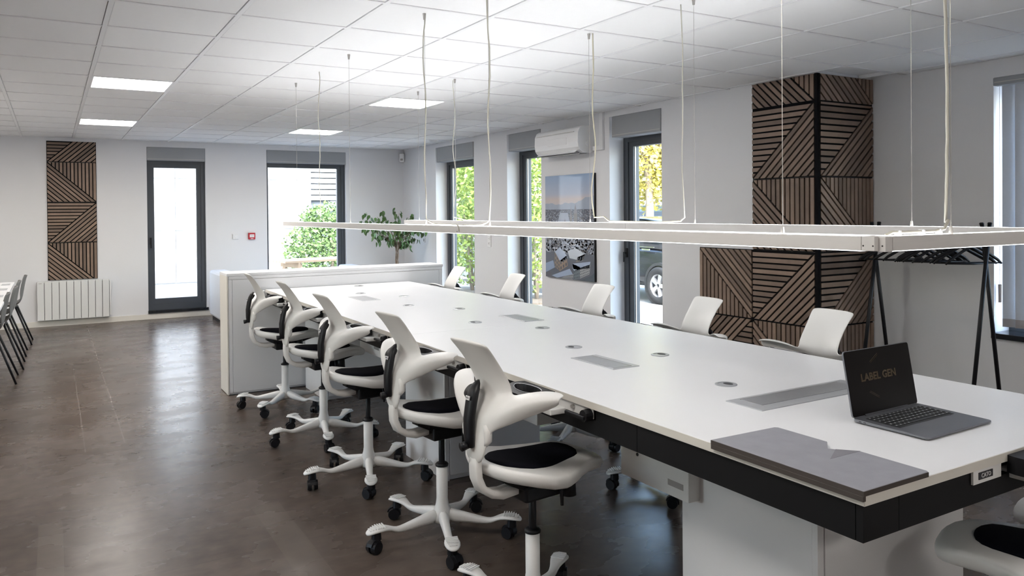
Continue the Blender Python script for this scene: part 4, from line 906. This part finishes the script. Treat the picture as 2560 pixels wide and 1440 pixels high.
# neighbouring building
t = thing('neighbour_building', 'white rendered building across the terrace outside the far windows', 'building', (0, 19.0, GZ))
B(-8, 5.22, .06, 8, 0, 6).obj('wall_core', 'facade', t)
for iz in range(4):
    for ix in range(-2, 3):
        x0 = 2.4+ix*2.8 if ix else 2.4
        x0, x1 = 2.42+ix*2.8-2.8, 2.42+ix*2.8
        if x1 > 5.3: x1 = 5.21
        if x0 < 5.2: CB(x0+.006, x1-.006, 0, .06, .1+iz*1.18, 1.272+iz*1.18, .003).obj('facade_panel', 'facade', t)
B(5.22, 5.52, .02, 8, 0, 6).obj('corner_pier', 'facade', t)
B(5.52, 14, .16, 8, 1.35, 6).obj('clad_core', 'clad_dark', t); B(5.52, 14, .3, 8, 0, 1.35).obj('base_wall', 'shed', t)
for k in range(24): MB().prism([(5.52, 1.97+k*.14), (14, 1.97+k*.14), (14, 2.08+k*.14), (5.52, 2.08+k*.14)], .06, .12).obj('cladding_board', 'cladding', t)
B(6.0, 14, -.02, .14, 1.78, 1.95).obj('gutter', 'clad_dark', t)
def foliage(mb, c, r, n, rnd, size=.07, flat=.6):
    for _ in range(n):
        while True:
            p = Vector((rnd.uniform(-1, 1), rnd.uniform(-1, 1), rnd.uniform(-1, 1)))
            if .25 < p.length < 1: break
        q0 = Vector((c[0]+p.x*r[0], c[1]+p.y*r[1], c[2]+p.z*r[2])); s_ = size*rnd.uniform(.6, 1.3)
        u_ = Vector((rnd.gauss(0, 1), rnd.gauss(0, 1), rnd.gauss(0, .6))).normalized()*s_; v_ = u_.cross(Vector((rnd.gauss(0, 1), rnd.gauss(0, 1), rnd.gauss(0, 1)))).normalized()*s_*flat*.5
        mb.add([q0-u_*.5, q0+v_, q0+u_*.5, q0-v_], [(0, 1, 2, 3)])
def plant(name, label, cat, loc, blobs, lm, stems, size, seed, sm='bark', group=None):
    t_ = thing(name, label, cat, loc, 0, group); rnd = random.Random(seed); mb = MB()
    for c, r, n in blobs: foliage(mb, c, r, n, rnd, size)
    o = mb.obj('foliage', lm, t_); o['kind'] = 'stuff'
    for pts, rr_ in stems: MB().tube(pts, rr_, 8).obj('stem', sm, t_, True)
    return t_
plant('garden_bush', 'green leafy bush beside the picnic table outside', 'bush', (5.35, 17.0, GZ), [((0, 0, 1.05), (.85, .7, .85), 3400), ((-.55, 0, .75), (.55, .5, .65), 1500), ((.5, .2, 1.2), (.7, .6, .75), 2200), ((-.3, 0, 1.5), (.4, .4, .35), 600)], 'bush_leaf', [([(0, 0, 0), (.05, 0, .5), (.1, .1, 1.1)], [.05, .04, .02]), ([(-.1, 0, 0), (-.3, 0, .5), (-.5, 0, .9)], [.04, .03, .015])], .085, 31)
# picnic table
t = thing('picnic_table', 'wooden picnic table with benches on the terrace outside', 'picnic table', (4.45, 14.75, GZ+.034), D(12))
for k in range(6): CB(-.9, .9, -.36+k*.121, -.36+k*.121+.115, .70, .74, .004).obj('top_plank', 'pine', t)
for s in (-1, 1):
    for k in range(2): CB(-.9, .9, s*.68-.12+k*.122, s*.68-.12+k*.122+.116, .40, .44, .004).obj('bench_plank', 'pine', t)
for x in (-.62, .62):
    CB(x-.022, x+.022, -.36, .36, .60, .70, .003).obj('top_bearer', 'pine', t); CB(x-.022, x+.022, -.80, .80, .32, .40, .003).obj('bench_bearer', 'pine', t)
    for s in (-1, 1):
        m = MB(); p = [(s*.62, 0), (s*.74, 0), (s*.30, .70), (s*.18, .70)]; v = [(x+.022, a, b) for a, b in p]+[(x+.066, a, b) for a, b in p]
        m.add(v, [(0, 1, 2, 3), (7, 6, 5, 4)]+[(i, (i+1) % 4, (i+1) % 4+4, i+4) for i in range(4)]); m.obj('leg', 'pine', t)
# planting outside the right-hand windows
def bamboo(x, y, seed, label):
    rnd = random.Random(seed); st = []
    for k in range(5): a = rnd.uniform(0, 6.28); st.append(([(0, 0, 0), (.10*math.cos(a), .10*math.sin(a), .7), (.28*math.cos(a), .28*math.sin(a), 1.7)], [.03, .022, .01]))
    plant('tall_shrub', label, 'shrub', (x, y, GZ), [((0, 0, 1.15), (.75, .75, .75), 1500), ((0, 0, 1.9), (.95, .95, .9), 2600), ((0, 0, 2.9), (.9, .9, .9), 2200), ((0, 0, .45), (.5, .5, .3), 250)], 'hedge_leaf', st, .095, seed, 'bark', 'tall yellow-green shrubs outside the right windows')
bamboo(7.35, 14.0, 41, 'tall yellow-green shrub outside the window nearest the far corner'); bamboo(7.6, 11.95, 42, 'tall yellow-green shrub outside the window behind the air conditioner'); bamboo(9.6, 16.4, 43, 'tall yellow-green shrub farther back beyond the middle right window')
bamboo(8.6, 17.5, 44, 'rearmost tall yellow-green shrub seen past the far corner window')
for k, (x, y, s) in enumerate(((7.35, 14.0, .8), (7.6, 11.95, .7))):
    m = MB(); n = 24; m.slab([(x+s*(1+.1*math.sin(3*a))*math.cos(a), y+s*(1+.1*math.cos(4*a))*math.sin(a)) for a in [2*PI*i/n for i in range(n)]], GZ, GZ+.05); struct(m.obj('planting_bed', 'mulch'))
def tree(x, y, h, seed, label):
    rnd = random.Random(seed); b = []
    for k in range(14): a = rnd.uniform(0, 6.28); r = rnd.uniform(.3, 1.8); b.append(((r*math.cos(a), r*math.sin(a), h*(.36+.045*k)), (1.3, 1.3, .85), 620))
    st = [([(0, 0, 0), (.06, .03, h*.3), (0, .1, h*.6), (.1, 0, h*.85)], [.17, .13, .09, .03])]
    for k in range(4): a = rnd.uniform(0, 6.28); st.append(([(0, .05, h*(.4+.06*k)), (.7*math.cos(a), .7*math.sin(a), h*(.58+.06*k)), (1.4*math.cos(a), 1.4*math.sin(a), h*(.75+.05*k))], [.06, .04, .015]))
    plant('autumn_tree', label, 'tree', (x, y, GZ), b, 'tree_leaf', st, .17, seed)
tree(17.2, 20.0, 6.2, 51, 'yellow-leaved tree behind the parked car, left trunk'); tree(17.9, 19.9, 6.6, 52, 'yellow-leaved tree behind the parked car, right trunk')
plant('low_hedge', 'low leafy hedge in front of the flat-roofed shed outside', 'hedge', (19.3, 23.0, GZ), [((0, k*1.2-3, .6), (.7, .9, .65), 900) for k in range(6)], 'bush_leaf', [([(0, 0, 0), (0, 0, .6)], [.05, .03])], .12, 61)
t = thing('flat_roof_shed', 'grey-green flat-roofed shed beyond the parked car', 'building', (22, 26, GZ))
B(0, 5, -5, 8, 0, 1.86).obj('wall_core', 'shed', t); CB(-.3, 5.3, -5.3, 8.3, 1.86, 2.12, .01).obj('roof_edge', 'label_white', t); B(-.02, .02, -2.2, 1.0, .9, 1.6).obj('vent_panel', 'clad_dark', t)
for k in range(5): B(-.04, -.01, -2.2, 1.0, .96+k*.13, .99+k*.13).obj('louvre', 'clad_dark', t)
# car, nearside flank parallel to the building
t = thing('parked_car', 'black car parked outside the window beside the wood panels', 'car', (9.98, 11.95, GZ))
st = [(-2.05, .52, .80, .62), (-2.02, .38, .92, .78), (-1.85, .28, 1.0, .85), (-1.2, .24, 1.03, .87), (0, .22, 1.02, .88), (.9, .22, .99, .88), (1.5, .25, .93, .86), (1.95, .30, .82, .80), (2.10, .42, .68, .62)]
rings = []
for y, z0, z1, w_ in st: rings.append([(-w_*.92, y, z0), (-w_*.99, y, z0+.12), (-w_, y, (z0+z1)/2), (-w_*.97, y, z1-.10), (-w_*.90, y, z1), (w_*.90, y, z1), (w_*.97, y, z1-.10), (w_, y, (z0+z1)/2), (w_*.99, y, z0+.12), (w_*.92, y, z0)])
MB().loft(rings).obj('body', 'car_paint', t, True, sub=1)
rings = []
for y, z1, w_ in ((-1.86, 1.01, .72), (-1.55, 1.36, .66), (-1.0, 1.46, .66), (-.2, 1.49, .66), (.35, 1.42, .66), (1.05, 1.0, .74)): rings.append([(-.80, y, .96), (-w_, y, z1), (w_, y, z1), (.80, y, .96)])
MB().loft(rings).obj('window_glass', 'car_glass', t, True)
rings = []
for y, z1, w_ in ((-1.62, 1.345, .62), (-1.5, 1.41, .66), (-1.0, 1.475, .67), (-.2, 1.505, .67), (.33, 1.44, .66), (.45, 1.39, .62)): rings.append([(-w_, y, z1), (-w_*.9, y, z1+.02), (w_*.9, y, z1+.02), (w_, y, z1)])
MB().loft(rings).obj('roof', 'car_paint', t, True)
for y in (-.42, -1.28):
    m = MB().cbox(-.895, -.875, y-.11, y+.11, .94-.01, .955+.01, .006); m.obj('door_handle', 'chrome', t)
CB(-.902, -.86, -.95, 1.0, .34, .40, .008).obj('sill_trim', 'chrome', t); CB(-.895, -.85, -1.0, 1.05, .20, .34, .01).obj('sill', 'car_trim', t); CB(-.89, -.87, -1.5, 1.1, .985, 1.0, .003).obj('belt_trim', 'chrome', t)
for y in (.02,): CB(-.884, -.878, y-.003, y+.003, .40, .97, .001).obj('door_gap', 'gap', t)
_tp = [(.20, -.10), (.29, -.105), (.325, -.08), (.33, 0), (.325, .08), (.29, .105), (.20, .10), (.20, -.10)]
tyre_me = MB().loft([[(r_*math.cos(2*PI*k/32), r_*math.sin(2*PI*k/32), z_) for k in range(32)] for r_, z_ in _tp], cap=False).mesh('wheel', 'tyre', True)
hub_me = MB().lathe([(.20, .03), (.19, .045), (.02, .045)], n=28).mesh('hub_disc', 'car_trim')
rm = MB().lathe([(.205, .02), (.215, .085), (.20, .095), (.185, .06), (.185, .03)], n=32)
for k in range(5):
    a = 2*PI*k/5; c_, s_ = math.cos(a), math.sin(a); pts = [(.03, -.03), (.20, -.045), (.20, .045), (.03, .03)]; v = [(x*c_-y*s_, x*s_+y*c_, z) for z in (.05, .095) for x, y in pts]
    rm.add(v, [(3, 2, 1, 0), (4, 5, 6, 7)]+[(i, (i+1) % 4, (i+1) % 4+4, i+4) for i in range(4)])
rim_car = rm.mesh('rim', 'rim'); arch_me = ring(.335, .385, -.02, .02, 36).mesh('wheel_arch', 'car_trim')
for y in (-1.62, 1.36):
    for s in (-1, 1):
        wv = inst(tyre_me, 'wheel', t, (s*.815, y, .33), (PI/2, 0, s*PI/2)); inst(rim_car, 'rim', wv); inst(hub_me, 'hub_disc', wv); inst(arch_me, 'wheel_arch', t, (s*.868, y, .345), (PI/2, 0, s*PI/2))
for s in (-1, 1): CB(s*.62-.14, s*.62+.14, -2.06, -1.95, .72, .86, .02).obj('tail_lamp', 'red', t)
